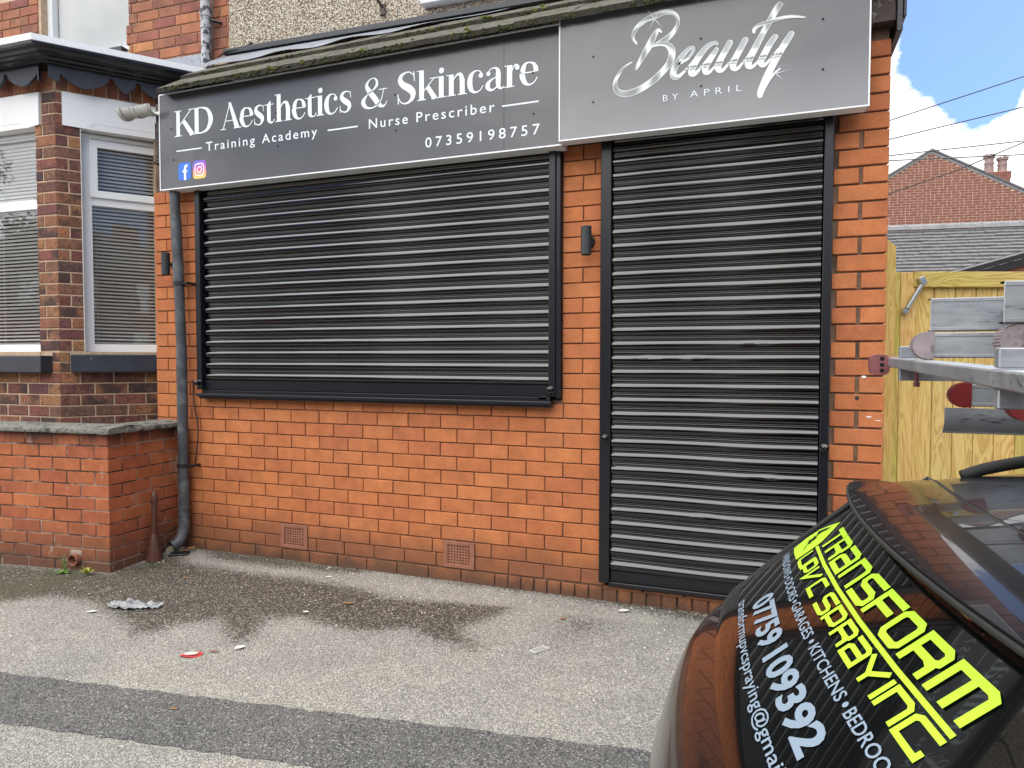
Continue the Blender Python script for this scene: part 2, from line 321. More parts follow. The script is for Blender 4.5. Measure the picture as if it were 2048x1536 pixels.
def glassmat(name, ior, tint=(1, 1, 1)):
    m, nt, b = newmat(name); nt.nodes.remove(b); out = nt.nodes['Material Output']
    t = NN(nt, 'ShaderNodeBsdfTransparent'); t.inputs[0].default_value = (*tint, 1); g = NN(nt, 'ShaderNodeBsdfGlossy'); g.inputs['Roughness'].default_value = .012
    fr = NN(nt, 'ShaderNodeFresnel'); fr.inputs[0].default_value = ior; mx = NN(nt, 'ShaderNodeMixShader')
    tcx = NN(nt, 'ShaderNodeTexCoord'); nz = noise_n(nt, tcx.outputs['Object'], 2.2, 2, .5); bp = NN(nt, 'ShaderNodeBump'); bp.inputs['Strength'].default_value = .05; bp.inputs['Distance'].default_value = .02
    nt.links.new(nz.outputs[0], bp.inputs['Height']); nt.links.new(bp.outputs[0], g.inputs['Normal'])
    gg = NN(nt, 'ShaderNodeNewGeometry'); nt.links.new(mth(nt, 'MULTIPLY', fr.outputs[0], mth(nt, 'SUBTRACT', 1.0, gg.outputs['Backfacing'])), mx.inputs[0]); nt.links.new(t.outputs[0], mx.inputs[1]); nt.links.new(g.outputs[0], mx.inputs[2]); nt.links.new(mx.outputs[0], out.inputs[0]); return m
M['glass'] = glassmat('window_glass', 1.9)
M['glass_plain'] = glassmat('clear_glass', 1.4)
def dash():
    m, nt, b = newmat('pebbledash'); b.inputs['Roughness'].default_value = .9
    tc = NN(nt, 'ShaderNodeTexCoord'); vo = NN(nt, 'ShaderNodeTexVoronoi'); vo.inputs['Scale'].default_value = 88; nt.links.new(tc.outputs['Object'], vo.inputs['Vector'])
    sp = NN(nt, 'ShaderNodeSeparateColor'); nt.links.new(vo.outputs['Color'], sp.inputs[0])
    r = ramp(nt, [(0, (.24, .18, .12)), (.25, (.54, .43, .31)), (.5, (.66, .60, .49)), (.75, (.75, .72, .64)), (1, (.45, .30, .18))], sp.outputs[0])
    e = ramp(nt, [(.0, 1.), (.42, .95), (.62, .30)], vo.outputs['Distance']); c = mixc(nt, 1., r.outputs[0], e.outputs[0], 'MULTIPLY'); nt.links.new(c, b.inputs['Base Color'])
    bp = NN(nt, 'ShaderNodeBump'); bp.inputs['Strength'].default_value = 1; bp.inputs['Distance'].default_value = .006; bp.invert = True
    nt.links.new(vo.outputs['Distance'], bp.inputs['Height']); nt.links.new(bp.outputs[0], b.inputs['Normal']); return m
M['dash'] = dash()
def asphalt(name, base, chip, chipdark, attr=True, scale=150):
    m, nt, b = newmat(name); b.inputs['Specular IOR Level'].default_value = .3
    geo = NN(nt, 'ShaderNodeNewGeometry'); pos = geo.outputs['Position']
    wob = noise_n(nt, pos, 60, 2, .5)
    vo = NN(nt, 'ShaderNodeTexVoronoi'); vo.inputs['Scale'].default_value = scale; nt.links.new(pos, vo.inputs['Vector'])
    vo2 = NN(nt, 'ShaderNodeTexVoronoi'); vo2.inputs['Scale'].default_value = scale * .95; nt.links.new(pos, vo2.inputs['Vector'])
    s1 = NN(nt, 'ShaderNodeSeparateColor'); nt.links.new(vo.outputs['Color'], s1.inputs[0]); s2 = NN(nt, 'ShaderNodeSeparateColor'); nt.links.new(vo2.outputs['Color'], s2.inputs[0])
    big = noise_n(nt, pos, 1.6, 7, .62); mid = noise_n(nt, pos, 7, 6, .65)
    c = ramp(nt, [(0, chipdark), (.22, tuple(x * .75 for x in base)), (.6, base), (.9, tuple(x * 1.25 for x in base)), (1, chip)], s1.outputs[0]).outputs[0]
    e = ramp(nt, [(.25, 1.), (.6, .55)], vo.outputs['Distance']); c = mixc(nt, 1., c, e.outputs[0], 'MULTIPLY')
    bg_ = ramp(nt, [(.3, (.86, .86, .88)), (.7, (1.12, 1.10, 1.06))], big.outputs[0]); c = mixc(nt, 1., c, bg_.outputs[0], 'MULTIPLY')
    md = ramp(nt, [(.3, .90), (.7, 1.08)], mid.outputs[0]); c = mixc(nt, 1., c, md.outputs[0], 'MULTIPLY')
    rough = None
    if attr:
        at = NN(nt, 'ShaderNodeAttribute', attribute_name='col'); sa = NN(nt, 'ShaderNodeSeparateColor'); nt.links.new(at.outputs['Color'], sa.inputs[0])
        edge = mth(nt, 'MULTIPLY_ADD', mid.outputs[0], .55, -.275); fine = noise_n(nt, pos, 60, 3, .7); edge = mth(nt, 'ADD', edge, mth(nt, 'MULTIPLY_ADD', fine.outputs[0], 1.7, -.85))
        dm = ramp(nt, [(.34, 0.), (.74, 1.)], mth(nt, 'ADD', sa.outputs[0], edge)).outputs[0]
        chips = ramp(nt, [(.74, 0.), (.86, 1.)], s2.outputs[0]).outputs[0]
        dark = mixc(nt, chips, (.040, .033, .026), (.30, .265, .205))
        mossy = ramp(nt, [(.45, 0.), (.62, .7)], noise_n(nt, pos, 2.3, 5, .6).outputs[0]).outputs[0]
        dark = mixc(nt, mth(nt, 'MULTIPLY', mossy, sa.outputs[2]), dark, (.05, .055, .018))
        c = mixc(nt, mth(nt, 'MULTIPLY', dm, .90), c, dark)
        pl = ramp(nt, [(.45, 0.), (.75, .8)], mth(nt, 'ADD', sa.outputs[1], edge)).outputs[0]; c = mixc(nt, pl, c, (.38, .36, .29))
        rr = mth(nt, 'MULTIPLY_ADD', dm, -.2, .92); nt.links.new(rr, b.inputs['Roughness'])
    else: b.inputs['Roughness'].default_value = .9
    nt.links.new(c, b.inputs['Base Color'])
    bp = NN(nt, 'ShaderNodeBump'); bp.inputs['Strength'].default_value = .9; bp.inputs['Distance'].default_value = .004; bp.invert = True
    nt.links.new(mth(nt, 'ADD', vo.outputs['Distance'], mth(nt, 'MULTIPLY', vo2.outputs['Distance'], .5)), bp.inputs['Height']); nt.links.new(bp.outputs[0], b.inputs['Normal']); return m
M['pavement'] = asphalt('weathered_tarmac', (.475, .455, .415), (.64, .61, .54), (.32, .305, .275))
M['patch'] = asphalt('dark_tarmac_repair', (.21, .208, .20), (.46, .46, .44), (.08, .08, .08), attr=False)
M['road'] = asphalt('road_tarmac', (.10, .10, .10), (.25, .25, .25), (.03, .03, .03), attr=False)
def vcol(name, rough=.4, metal=0):
    m, nt, b = newmat(name); at = NN(nt, 'ShaderNodeAttribute', attribute_name='col'); nt.links.new(at.outputs['Color'], b.inputs['Base Color']); b.inputs['Roughness'].default_value = rough; b.inputs['Metallic'].default_value = metal; return m
M['print'] = vcol('printed_vinyl', .32)
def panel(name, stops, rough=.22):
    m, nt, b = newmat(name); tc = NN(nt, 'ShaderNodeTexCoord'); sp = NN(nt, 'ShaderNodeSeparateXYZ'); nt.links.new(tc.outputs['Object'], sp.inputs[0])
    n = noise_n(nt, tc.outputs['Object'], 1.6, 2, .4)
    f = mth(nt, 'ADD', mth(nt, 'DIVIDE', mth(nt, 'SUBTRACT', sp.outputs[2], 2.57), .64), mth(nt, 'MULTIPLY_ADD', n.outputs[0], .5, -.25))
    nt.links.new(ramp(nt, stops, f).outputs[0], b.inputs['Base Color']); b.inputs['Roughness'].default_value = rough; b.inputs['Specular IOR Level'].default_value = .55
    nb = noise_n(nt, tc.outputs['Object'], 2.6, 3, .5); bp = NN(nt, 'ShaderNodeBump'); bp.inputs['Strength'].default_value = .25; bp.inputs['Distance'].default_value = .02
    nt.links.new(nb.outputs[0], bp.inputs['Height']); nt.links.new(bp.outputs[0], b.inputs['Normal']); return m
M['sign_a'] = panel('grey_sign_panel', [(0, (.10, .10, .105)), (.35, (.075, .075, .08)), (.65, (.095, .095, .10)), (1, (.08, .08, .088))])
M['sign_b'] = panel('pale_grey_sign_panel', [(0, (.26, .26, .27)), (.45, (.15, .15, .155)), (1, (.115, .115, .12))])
def carpaint(name, base, rough, coat=1.0):
    m, nt, b = newmat(name); b.inputs['Base Color'].default_value = (*base, 1); b.inputs['Roughness'].default_value = rough; b.inputs['Specular IOR Level'].default_value = .2
    b.inputs['Coat Weight'].default_value = coat * .65; b.inputs['Coat Roughness'].default_value = .012; b.inputs['Coat IOR'].default_value = 1.5
    tc = NN(nt, 'ShaderNodeTexCoord'); n = noise_n(nt, tc.outputs['Object'], 420, 3, .7); r = ramp(nt, [(.66, 0.), (.74, .22)], n.outputs[0]); n3 = noise_n(nt, tc.outputs['Object'], 3, 4, .6)
    c = mixc(nt, mth(nt, 'MULTIPLY', r.outputs[0], n3.outputs[0]), base, (.25, .24, .22)); nt.links.new(c, b.inputs['Base Color'])
    return m
M['car'] = carpaint('black_car_paint', (.006, .006, .008), .25)
M['car_glass'] = carpaint('dark_car_glass', (.0025, .003, .0035), .1)
M['rubber'] = simple('black_rubber', (.012, .012, .012), .7)
M['tail_red'] = simple('tail_lamp_red', (.30, .006, .008), .12, coat=1)
M['chrome'] = simple('chrome', (.75, .76, .78), .08, metal=1)

# ------------------------------------------------------------------ ground
def gz(y): return .05 + .035 * min(y, 0)
def seg_d(p, a, b):
    ax, ay = a; bx, by = b; dx, dy = bx - ax, by - ay; t = max(0, min(1, ((p[0] - ax) * dx + (p[1] - ay) * dy) / (dx * dx + dy * dy + 1e-9)))
    return math.hypot(p[0] - ax - t * dx, p[1] - ay - t * dy)
def inside(p, poly):
    c = False; n = len(poly)
    for i in range(n):
        (x1, y1), (x2, y2) = poly[i], poly[i - 1]
        if (y1 > p[1]) != (y2 > p[1]) and p[0] < (x2 - x1) * (p[1] - y1) / (y2 - y1) + x1: c = not c
    return c
def sdist(p, poly):
    d = min(seg_d(p, poly[i - 1], poly[i]) for i in range(len(poly))); return d if inside(p, poly) else -d
ST1 = [(-6.5, -.9), (-5.2, -.95), (-4.4, -1.12), (-4.08, -1.15), (-3.91, -1.01), (-3.65, -.96), (-3.15, -1.12), (-2.95, -1.22), (-2.85, -1.04), (-2.72, -.93), (-2.5, -1.08), (-2.38, -1.14), (-2.4, -.97), (-2.46, -.82), (-2.3, -.77), (-1.96, -.81), (-1.85, -.81), (-1.73, -.71), (-1.54, -.75), (-1.3, -.81), (-1.25, -.74), (-1.43, -.63), (-1.38, -.5), (-1.3, -.34), (-1.26, -.23), (-1.5, -.26), (-1.76, -.32), (-2.02, -.36), (-2.2, -.28), (-2.64, -.26), (-3.17, -.28), (-3.6, -.26), (-3.86, -.04), (-3.93, -.57), (-6.5, -.85)]
ST2 = [(-1.04, -.36), (-.95, -.22), (-.72, -.25), (-.73, -.41), (-.81, -.55), (-.96, -.55)]
ST3 = [(-3.9, .05), (-3.5, -.16), (-3.1, -.17), (-2.64, -.13), (-2.4, -.10), (-2.31, -.03), (-1.9, -.04), (-1.76, -.06), (-1.28, -.05), (-.82, -.08), (-.3, -.14), (.4, -.12), (.6, .1)]
PALE = [[(-3.63, -.21), (-3.12, -.22), (-2.66, -.2), (-2.37, -.2), (-2.12, -.27)], [(-2.24, -.19), (-1.85, -.22), (-1.51, -.27), (-1.2, -.23), (-.95, -.22), (-.5, -.2)]]
gm = MB()
def gcol(x, y):
    p = (x, y)
    d1 = sdist(p, ST1); d2 = sdist(p, ST2); d3 = sdist(p, ST3)
    dm = max(.5 + d1 / .22, (.5 + d2 / .4) * .66, (.5 + d3 / .16) * .8); dm = max(0, min(1, dm))
    pd = min(seg_d(p, q[i], q[i + 1]) for q in PALE for i in range(len(q) - 1)); pw = .045 if x < -2.1 else .10
    pa = max(0, 1 - pd / pw) * .62
    mo = max(0, min(1, (-3.2 - x) / 1.0 + (1 if y > -.25 and x > -3.6 else 0)))
    return (dm, pa * (1 - .0 * dm), mo)
nx, ny = 300, 130; X0, X1, Y0, Y1 = -6.2, 1.6, -2.9, .2
gm.grid(lambda u, v: (X0 + u * (X1 - X0), Y0 + v * (Y1 - Y0), gz(Y0 + v * (Y1 - Y0))), nx, ny, lambda u, v: gcol(X0 + u * (X1 - X0), Y0 + v * (Y1 - Y0)))
o = gm.build('pavement', M['pavement'], kind='structure')
# outer ground as one sheet with a gap free join just beneath the pavement patch
g2 = MB(); zz = -.004
ys = [-4.6, -2.9, 0, .2, 400]; xs = [-400, -6.2, 1.6, 400]
def gz2(y): return gz(y) - .004 if y > -4.61 else gz(-4.6) - .004
g2.add([(x, y, gz2(y)) for y in ys for x in xs], [(j * 4 + i, j * 4 + i + 1, j * 4 + i + 5, j * 4 + i + 4) for j in range(4) for i in range(3)], (0., 0., 0.))
g2.build('ground', M['pavement'], kind='structure')
rz = gz(-4.6) - .125
MB().add([(-400, -400, rz), (400, -400, rz), (400, -4.75, rz), (-400, -4.75, rz)], [(0, 1, 2, 3)]).build('road', M['road'], kind='structure')
k = thing('kerb', 'grey concrete kerb along the roadside behind the camera', 'kerb', (0, -4.67, 0))
k['kind'] = 'structure'
kb = MB()
for i in range(-12, 12): kb.box(i * .92, i * .92 + .912, -4.752, -4.598, rz - .1, gz(-4.6) + .004, .008)
kb.build('kerb_stone', M['stone'], k, kind='stuff')
def T_(x): return -1.271 + .136 * (x + .0) + .0045 * math.sin(x * 23) + .004 * math.sin(x * 57)
def B_(x): return -1.60 + .136 * x + .004 * math.sin(x * 31 + 1) + .004 * math.sin(x * 71)
sm = MB(); xs = [-7 + i * .04 for i in range(215)]
sm.add([(x, yy, gz(yy) + .003) for x in xs for yy in (B_(x), T_(x))], [(2 * i, 2 * i + 2, 2 * i + 3, 2 * i + 1) for i in range(len(xs) - 1)])
sm.build('pavement_repair_strip', M['patch'], kind='structure')

# ------------------------------------------------------------------ bricks
_bc = {}
def brick_mesh(L, H, D, mat, var, chip=.0025, matname='b'):
    key = (round(L, 3), round(H, 3), round(D, 3), matname, var)
    if key in _bc: return _bc[key]
    r = random.Random(int(L * 7919) + int(H * 104729) + var * 31); b = chip
    def ring(dx, dz, y): return [(sx * (L / 2 - dx) + r.uniform(-.001, .001), y, sz * (H / 2 - dz) + r.uniform(-.001, .001)) for sx, sz in ((-1, -1), (1, -1), (1, 1), (-1, 1))]
    m = MB(); v = ring(0, 0, D) + ring(0, 0, b) + ring(b, b, 0)
    f = [(0, 1, 5, 4), (1, 2, 6, 5), (2, 3, 7, 6), (3, 0, 4, 7), (4, 5, 9, 8), (5, 6, 10, 9), (6, 7, 11, 10), (7, 4, 8, 11), (8, 9, 10, 11)]
    m.add(v, f); me = m.mesh('brick', mat); _bc[key] = me; return me
def put_brick(parent, x, y, z, L, H, D, key, var=None, rot=0, tilt=0, name='brick', **kw):
    me = brick_mesh(L, H, D, M[key], R.randrange(4) if var is None else var, matname=key, **kw)
    mw = Matrix.Translation((x, y, z)) @ Matrix.Rotation(rad(rot), 4, 'Z') @ Matrix.Rotation(tilt, 4, 'Y')
    return link(name, me, parent, mw)

# ------------------------------------------------------------------ the shop front
C0, CH, BP = .13, .085, .2214
shop = thing('shop', 'single storey orange brick shop front with a tiled lean-to roof', 'shop', (-1.8, 0, 0))
wb = MB()
WY = .011   # mortar face is recessed
def wallbox(x0, x1, z0, z1): wb.box(x0, x1, WY, .20, z0, z1)
wallbox(-4.128, -3.70, -.2, 3.02); wallbox(-3.70, -1.09, -.2, 1.17); wallbox(-1.09, -.845, -.2, 3.02); wallbox(.29, .528, -.2, 3.02); wallbox(-3.70, -1.09, 2.62, 3.02); wallbox(-.845, .29, 2.62, 3.02); wallbox(-.845, .29, -.2, .125)
wb.box(-4.128, -4.0, .20, .9, -.2, 3.0); wb.box(.40, .528, .20, .9, -.2, 3.0)
wb.build('wall', M['mortar'], shop)
dk = MB(); dk.box(-3.70, -1.09, .12, .14, 1.17, 2.62); dk.box(-.845, .29, .12, .14, .125, 2.62); dk.build('opening_backing', M['room'], shop)
J9 = [502.3, 555.6, 610.4, 667, 726.6, 787.9, 850.2, 915.4, 983.4, 1053.2, 1126.3]
BASE_J = -1.080
bl = []   # (priority, x0, x1, course)
jt = .0065
def addrow(c, x0, x1, js):
    xs = [x0] + [j for j in js if x0 + .03 < j < x1 - .03] + [x1]
    for a, b in zip(xs, xs[1:]):
        bl.append((a + (jt / 2 if a > x0 else 0), b - (jt / 2 if b < x1 else 0), C0 + (c - 1) * CH + jt / 2, C0 + c * CH - jt / 2))
airb = [(-3.052, -2.837, 1, 2), (-1.837, -1.63, 1, 2)]
for c in range(1, 13):
    ph = BASE_J if c % 2 == 0 else BASE_J - BP / 2
    js = [ph + i * BP + R.uniform(-.003, .003) for i in range(-14, 3)]
    if c <= 2:
        segs = [(-3.93, -3.055), (-2.834, -1.84), (-1.627, -.836)]
    else: segs = [(-4.14 if c > 9 else -3.93, -.836)]
    for a, b in segs:
        j2 = [j for j in js]
        if c in (1, 2) and a == -2.834: j2 = [j + (.05 if c == 2 else -.03) for j in js if not (j < -2.75)]
        if c > 9: j2 = [j for j in js if j > -3.75] + ([-4.032] if c % 2 else [-3.915]) + ([-3.815] if c % 2 else [])
        addrow(c, a, b, sorted(j2))
for c in range(13, 30):
    if c % 2: addrow(c, -4.14, -3.722, [-4.030, -3.83])
    else: addrow(c, -4.14, -3.722, [-3.915])
    if c % 2: addrow(c, -1.083, -.866, [-.968])
    else: addrow(c, -1.083, -.866, [-1.066] if c < 27 else [-.9])
# right pier: bold joints
for c in range(4, 35):
    z0, z1 = C0 + (c - 1) * CH + .005, C0 + c * CH - .005
    if z1 > 2.985: continue
    if c % 2: bl.append((.318, .536, z0, z1)); 
    else: bl.append((.296, .408, z0, z1)); bl.append((.426, .536, z0, z1))
# sort so that the ones that show largest come first (nearest the camera)
bl.sort(key=lambda b: -((b[1] - b[0]) * 1.0 / ((CAM - Vector(((b[0] + b[1]) / 2, 0, b[2]))).length ** 2)))
print('shop bricks', len(bl))
for i, (x0, x1, z0, z1) in enumerate(bl[:285]):
    put_brick(shop, (x0 + x1) / 2, R.uniform(-.0012, .0012), (z0 + z1) / 2, x1 - x0, z1 - z0, .03, 'brick', tilt=R.uniform(-.004, .004))
rest = MB()
for x0, x1, z0, z1 in bl[285:]:
    rest.box(x0, x1, R.uniform(-.001, .001), .03, z0, z1, .002)
# bottom course running into the ground and the corbel at the left eave
for i in range(13):
    a = -3.93 + i * BP; b = min(a + BP - .008, -1.42)
    if a < -1.45: rest.box(a, b, R.uniform(-.001, .002), .03, -.02, C0 - jt, .003)
rest.box(-4.03, -3.80, -.03, .03, 2.77, 2.85, .004); rest.box(-4.05, -3.80, -.045, .03, 2.856, 2.94, .004)
rest.build('brick', M['brick'], shop, kind='stuff')
# brick-on-edge plinth, right half
for i in range(24):
    a = -1.41 + i * .0815
    if a > .5: break
    put_brick(shop, a + .037, -.004 + R.uniform(-.003, .003), .060, .073 - R.uniform(0, .006), .125, .034, 'brick', tilt=R.uniform(-.03, .03), name='plinth_brick')
# doorstep strip of brick
for i in range(5):
    put_brick(shop, -.73 + i * .2214, -.012, .128, .214, .018, .05, 'brick', name='threshold_brick')
# air bricks
for (x0, x1, a, b) in airb:
    z0, z1 = C0 + .004, C0 + 2 * CH - .004
    m = MB(); nxh, nzh = 8, 7; fw = .028
    m.box(x0, x1, -.006, .03, z0, z0 + .022, .002); m.box(x0, x1, -.006, .03, z1 - .022, z1, .002); m.box(x0, x0 + fw, -.0065, .03, z0 + .021, z1 - .021); m.box(x1 - fw, x1, -.0065, .03, z0 + .021, z1 - .021)
    ix0, ix1, iz0, iz1 = x0 + fw, x1 - fw, z0 + .022, z1 - .022
    for i in range(nxh + 1):
        c_ = ix0 + (ix1 - ix0) * i / nxh; m.box(c_ - .0048, c_ + .0048, -.0015, .02, iz0, iz1)
    for j in range(nzh + 1):
        c_ = iz0 + (iz1 - iz0) * j / nzh; m.box(ix0, ix1, -.0022, .02, c_ - .0042, c_ + .0042)
    ab = m.build('air_brick', M['terracotta'], shop)
    MB().box(ix0, ix1, .0205, .024, iz0, iz1).build('hole_backing', M['hole'], ab)
# roof of the lean-to: two tile courses, lead flashing
def tile_row(xa, xb, ya, za, yb, zb, th, skew0, skew1, nm='roof_tile'):
    n = int((xb - xa) / .31)
    for i in range(n):
        t0, t1 = i / n, (i + 1) / n; a = xa + (xb - xa) * t0; b = xa + (xb - xa) * t1 - .004
        if i == 0: b0, a1 = a, a + skew1
        m = MB(); dy = R.uniform(-.004, .004); dz = R.uniform(-.002, .003)
        aa = a + (skew0 if i == 0 else 0); ab_ = a + (skew1 if i == 0 else 0)
        nseg = 6; vs = []; fs = []
        for q in range(nseg + 1):
            x_l = aa + (b - aa) * q / nseg; x_u = ab_ + (b - ab_) * q / nseg; j = R.uniform(-.0025, .0025)
            vs += [(x_l, ya + dy + j, za + dz), (x_l, ya + dy + j + .003, za - th + R.uniform(-.002, .002)), (x_u, yb, zb + dz), (x_u, yb, zb - th)]
        for q in range(nseg):
            k0 = q * 4; k1 = k0 + 4; fs += [(k0, k1, k1 + 1, k0 + 1), (k0, k0 + 2, k1 + 2, k1), (k0 + 1, k1 + 1, k1 + 3, k0 + 3), (k0 + 2, k0 + 3, k1 + 3, k1 + 2)]
        fs += [(0, 1, 3, 2), (nseg * 4, nseg * 4 + 2, nseg * 4 + 3, nseg * 4 + 1)]
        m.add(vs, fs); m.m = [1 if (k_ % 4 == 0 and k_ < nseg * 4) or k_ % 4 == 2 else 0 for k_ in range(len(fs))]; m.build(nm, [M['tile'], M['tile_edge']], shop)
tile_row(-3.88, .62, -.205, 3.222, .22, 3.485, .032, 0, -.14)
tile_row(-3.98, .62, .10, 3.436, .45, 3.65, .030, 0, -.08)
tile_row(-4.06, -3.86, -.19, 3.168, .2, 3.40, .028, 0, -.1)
def wallY(x): return .62 + (x + 4.6) * math.tan(rad(2.5)) - .02
m = MB(); m.grid(lambda u, v: (-4.08 + u * 4.7, .31 + v * (wallY(-4.08 + u * 4.7) - .31) + .006 * math.sin(u * 60) * (1 - v), 3.583 + v * .222 + .008 * math.sin(u * 47 + 3 * v) * (1 - v)), 80, 6); m.build('lead_flashing', M['lead'], shop, smooth=60)
m = MB()
m.M = Tm(-4.6, .62, 0, 2.5); m.box(.555, 4.98, -.055, -.018, 3.800, 3.842, .004); m.build('flashing_batten', M['black_wood'], shop)
# moss along the tile edges (uneven clumps)
for key, cnt, seed in (('moss', 650, 1), ('moss_bright', 26, 2)):
    mm = MB(); rr = random.Random(seed)
    for i in range(cnt):
        row = rr.random() < (.62)
        if key == 'moss':
            x = rr.uniform(-3.8, .5)
            if noise.noise((x * 1.3, 5 if row else 9, 0)) < -.25: continue
        else: x = rr.choice([-2.28, -1.95, -2.7, -1.25, -2.9, -1.6]) + rr.gauss(0, .03); row = rr.random() < .5 if x > -2.2 else True
        s = rr.uniform(.003, .0085) * (1.0 if key == 'moss' else 1.5)
        if row: y, z = -.206, 3.222 - rr.uniform(0, .030)
        else: y, z = .099, 3.436 - rr.uniform(0, .028)
        if key == 'moss_bright': z += .016
        bm = bmesh.new(); bmesh.ops.create_icosphere(bm, subdivisions=1, radius=s)
        bm.verts.index_update(); mm.add([Vector((x, y, z)) + Vector((q.co.x * 1.7, q.co.y * .6, q.co.z * .85)) * rr.uniform(.7, 1.3) for q in bm.verts], [[q.index for q in f.verts] for f in bm.faces]); bm.free()
    mm.build('moss', M[key], shop, kind='stuff')
# eaves timber at the right top and fascia under the eave
m = MB(); m.box(.30, .545, -.06, .2, 2.988, 3.17, .004); m.build('eaves_timber', M['timber_dark'], shop)
m = MB(); m.box(.545, .572, -.075, .5, 2.93, 3.18, .003); m.box(.572, .585, -.08, .5, 2.99, 3.19, .003); m.build('verge_board', M['black_wood'], shop)
m = MB(); m.box(-4.0, .30, -.10, .2, 2.97, 3.17, .004); m.build('fascia', M['timber_dark'], shop)
m = MB(); m.box(-4.06, -3.97, -.055, .2, 2.80, 3.06, .004); m.box(-4.07, -3.9, -.065, .0, 2.775, 2.795, .003); m.build('corner_boxing', M['timber_dark'], shop)
# marks on the right pier: drilled hole with mastic, paint dabs
m = MB(); m.lathe([(.0001, -.0022), (.0085, -.0022), (.010, 0)], (.418, 0, 1.213), 14, 'Y'); m.build('filled_drill_hole', M['lamp_grey'], shop)
for (x, z, a, b) in ((.448, 1.318, .013, .006), (.47, 1.122, .015, .0035), (.512, 1.105, .015, .0022)):
    m = MB(); poly = [(x + math.cos(t) * a * R.uniform(.6, 1.1), z + math.sin(t) * b * R.uniform(.6, 1.2)) for t in [k * .52 for k in range(12)]]
    m.prism(poly, -.0025, -.001); m.build('paint_dab', M['white_paint'], shop)

# ------------------------------------------------------------------ roller shutters
def slat_profile():
    P = [(.0006, 0), (.0030, .0016), (.0042, .0036), (.0036, .0056), (.0016, .0072), (.0012, .0092), (.0036, .0108), (.0050, .0130), (.0044, .0152), (.0024, .0176), (.0006, .0215),
         (.0020, .0228), (.0055, .0262), (.0090, .0300), (.0123, .0341), (.0150, .0387), (.0167, .0435), (.0175, .0485), (.0178, .0530), (.0177, .0580), (.0168, .0640), (.0142, .0695), (.0092, .0735), (.0020, .0758)]
    P.append((.0008, .0762)); return P
SP = slat_profile()
def make_slat(x0, x1, ztop, ypl, seed, wav, dent=None):
    m = MB(); nu = 30
    def fn(u, v):
        j = int(round(v * (len(SP) - 1))); o_, z = SP[j]; x = x0 + u * (x1 - x0)
        wv = wav * noise.noise((x * 1.6, seed * .12, 0)) * .006
        bulge = 0
        if .02 < z < .072:
            bulge = wav * noise.noise((x * 2.3, seed * .9, z * 10)) * .0025
            for (dx, ds, w_) in (dent or []):
                if ds == seed: bulge -= w_ * math.exp(-((x - dx) / .035) ** 2) * math.sin(math.pi * (z - .02) / .052)
        return (x, ypl - o_ - bulge, ztop - z + wv)
    m.grid(fn, nu, len(SP) - 1); return m
def shutter(name, label, x0, x1, zb, zt, ypl, frame, wavf, dents, bottom_h):
    t = thing(name, label, 'roller shutter', ((x0 + x1) / 2, ypl, zb))
    z = zb + bottom_h; k = 0; zs = []
    while z < zt: zs.append(z + .0765); z += .0765
    for i, ztop in enumerate(zs):
        make_slat(x0 + .002, x1 - .002, ztop, ypl, i, wavf(i), dents).build('slat', M['black_paint'], t, smooth=50)
    m = MB(); m.box(x0, x1, ypl - .010, ypl + .012, zb + .022, zb + bottom_h, .002)
    m.box(x0 - .01, x1 + .01, ypl - .022, ypl + .02, zb - .004, zb + .020, .003); m.box(x0 + .01, x1 - .01, ypl - .015, ypl - .009, zb + .026, zb + .031)
    m.build('bottom_bar', M['black_frame'], t)
    for (a, b, c, d, e) in frame:      # guide rails: x0,x1,ytop, z0,z1
        g = MB(); g.box(a, b, c, .03, d, e, .003); g.build('guide_rail', M['black_frame'], t)
    return t
# window shutter
ws = shutter('window_shutter', 'wide black roller shutter closed over the shop window', -3.668, -1.157, 1.166, 2.60, -.012, [(-3.716, -3.672, -.052, 1.190, 2.66), (-1.154, -1.115, -.052, 1.190, 2.66), (-1.115, -1.089, -.040, 1.180, 2.66)], lambda i: .18, [(-2.6, 3, .007)], .088)
m = MB(); m.box(-3.70, -1.13, -.075, -.012, 1.142, 1.164, .005); m.box(-3.69, -1.14, -.062, .01, 1.128, 1.142, .003); m.build('sill_rail', M['black_frame'], ws)
m = MB(); m.box(-1.215, -1.165, -.034, -.023, 1.170, 1.19, .002); m.box(-1.165, -1.145, -.05, -.023, 1.158, 1.178, .002); m.build('latch', M['black_frame'], ws)
ds = shutter('door_shutter', 'tall black roller shutter closed over the shop door', -.797, .246, .147, 2.62, -.012, [(-.858, -.800, -.050, .165, 2.66), (.250, .291, -.050, .12, 2.66)], lambda i: .25 + (.75 if i < 12 else (.4 if i < 16 else 0)), [(-.36, 15, .004), (-.60, 15, .004), (-.05, 16, .003), (-.3, 4, .004), (.0, 7, .004)], .082)
def boltlock(t, x, y, z):
    m = MB(); m.lathe([(.0, -.034), (.008, -.034), (.009, -.024), (.0155, -.024), (.0175, -.014), (.0175, -.004), (.0205, -.003), (.0205, .004)], (x, y, z), 6 * 3, 'Y'); m.lathe([(.011, -.036), (.0165, -.034), (.0165, -.022)], (x, y, z), 18, 'Y')
    b = m.build('bullet_lock', M['black_paint'], t, smooth=35)
    MB().lathe([(0, -.0385), (.0075, -.0385), (.0078, -.0345)], (x, y, z), 12, 'Y').build('key_hole', M['hole'], b)
boltlock(ws, -3.693, -.05, 1.236); boltlock(ws, -1.138, -.05, 1.228); boltlock(ds, -.826, -.05, .968); boltlock(ds, .272, -.05, .965)

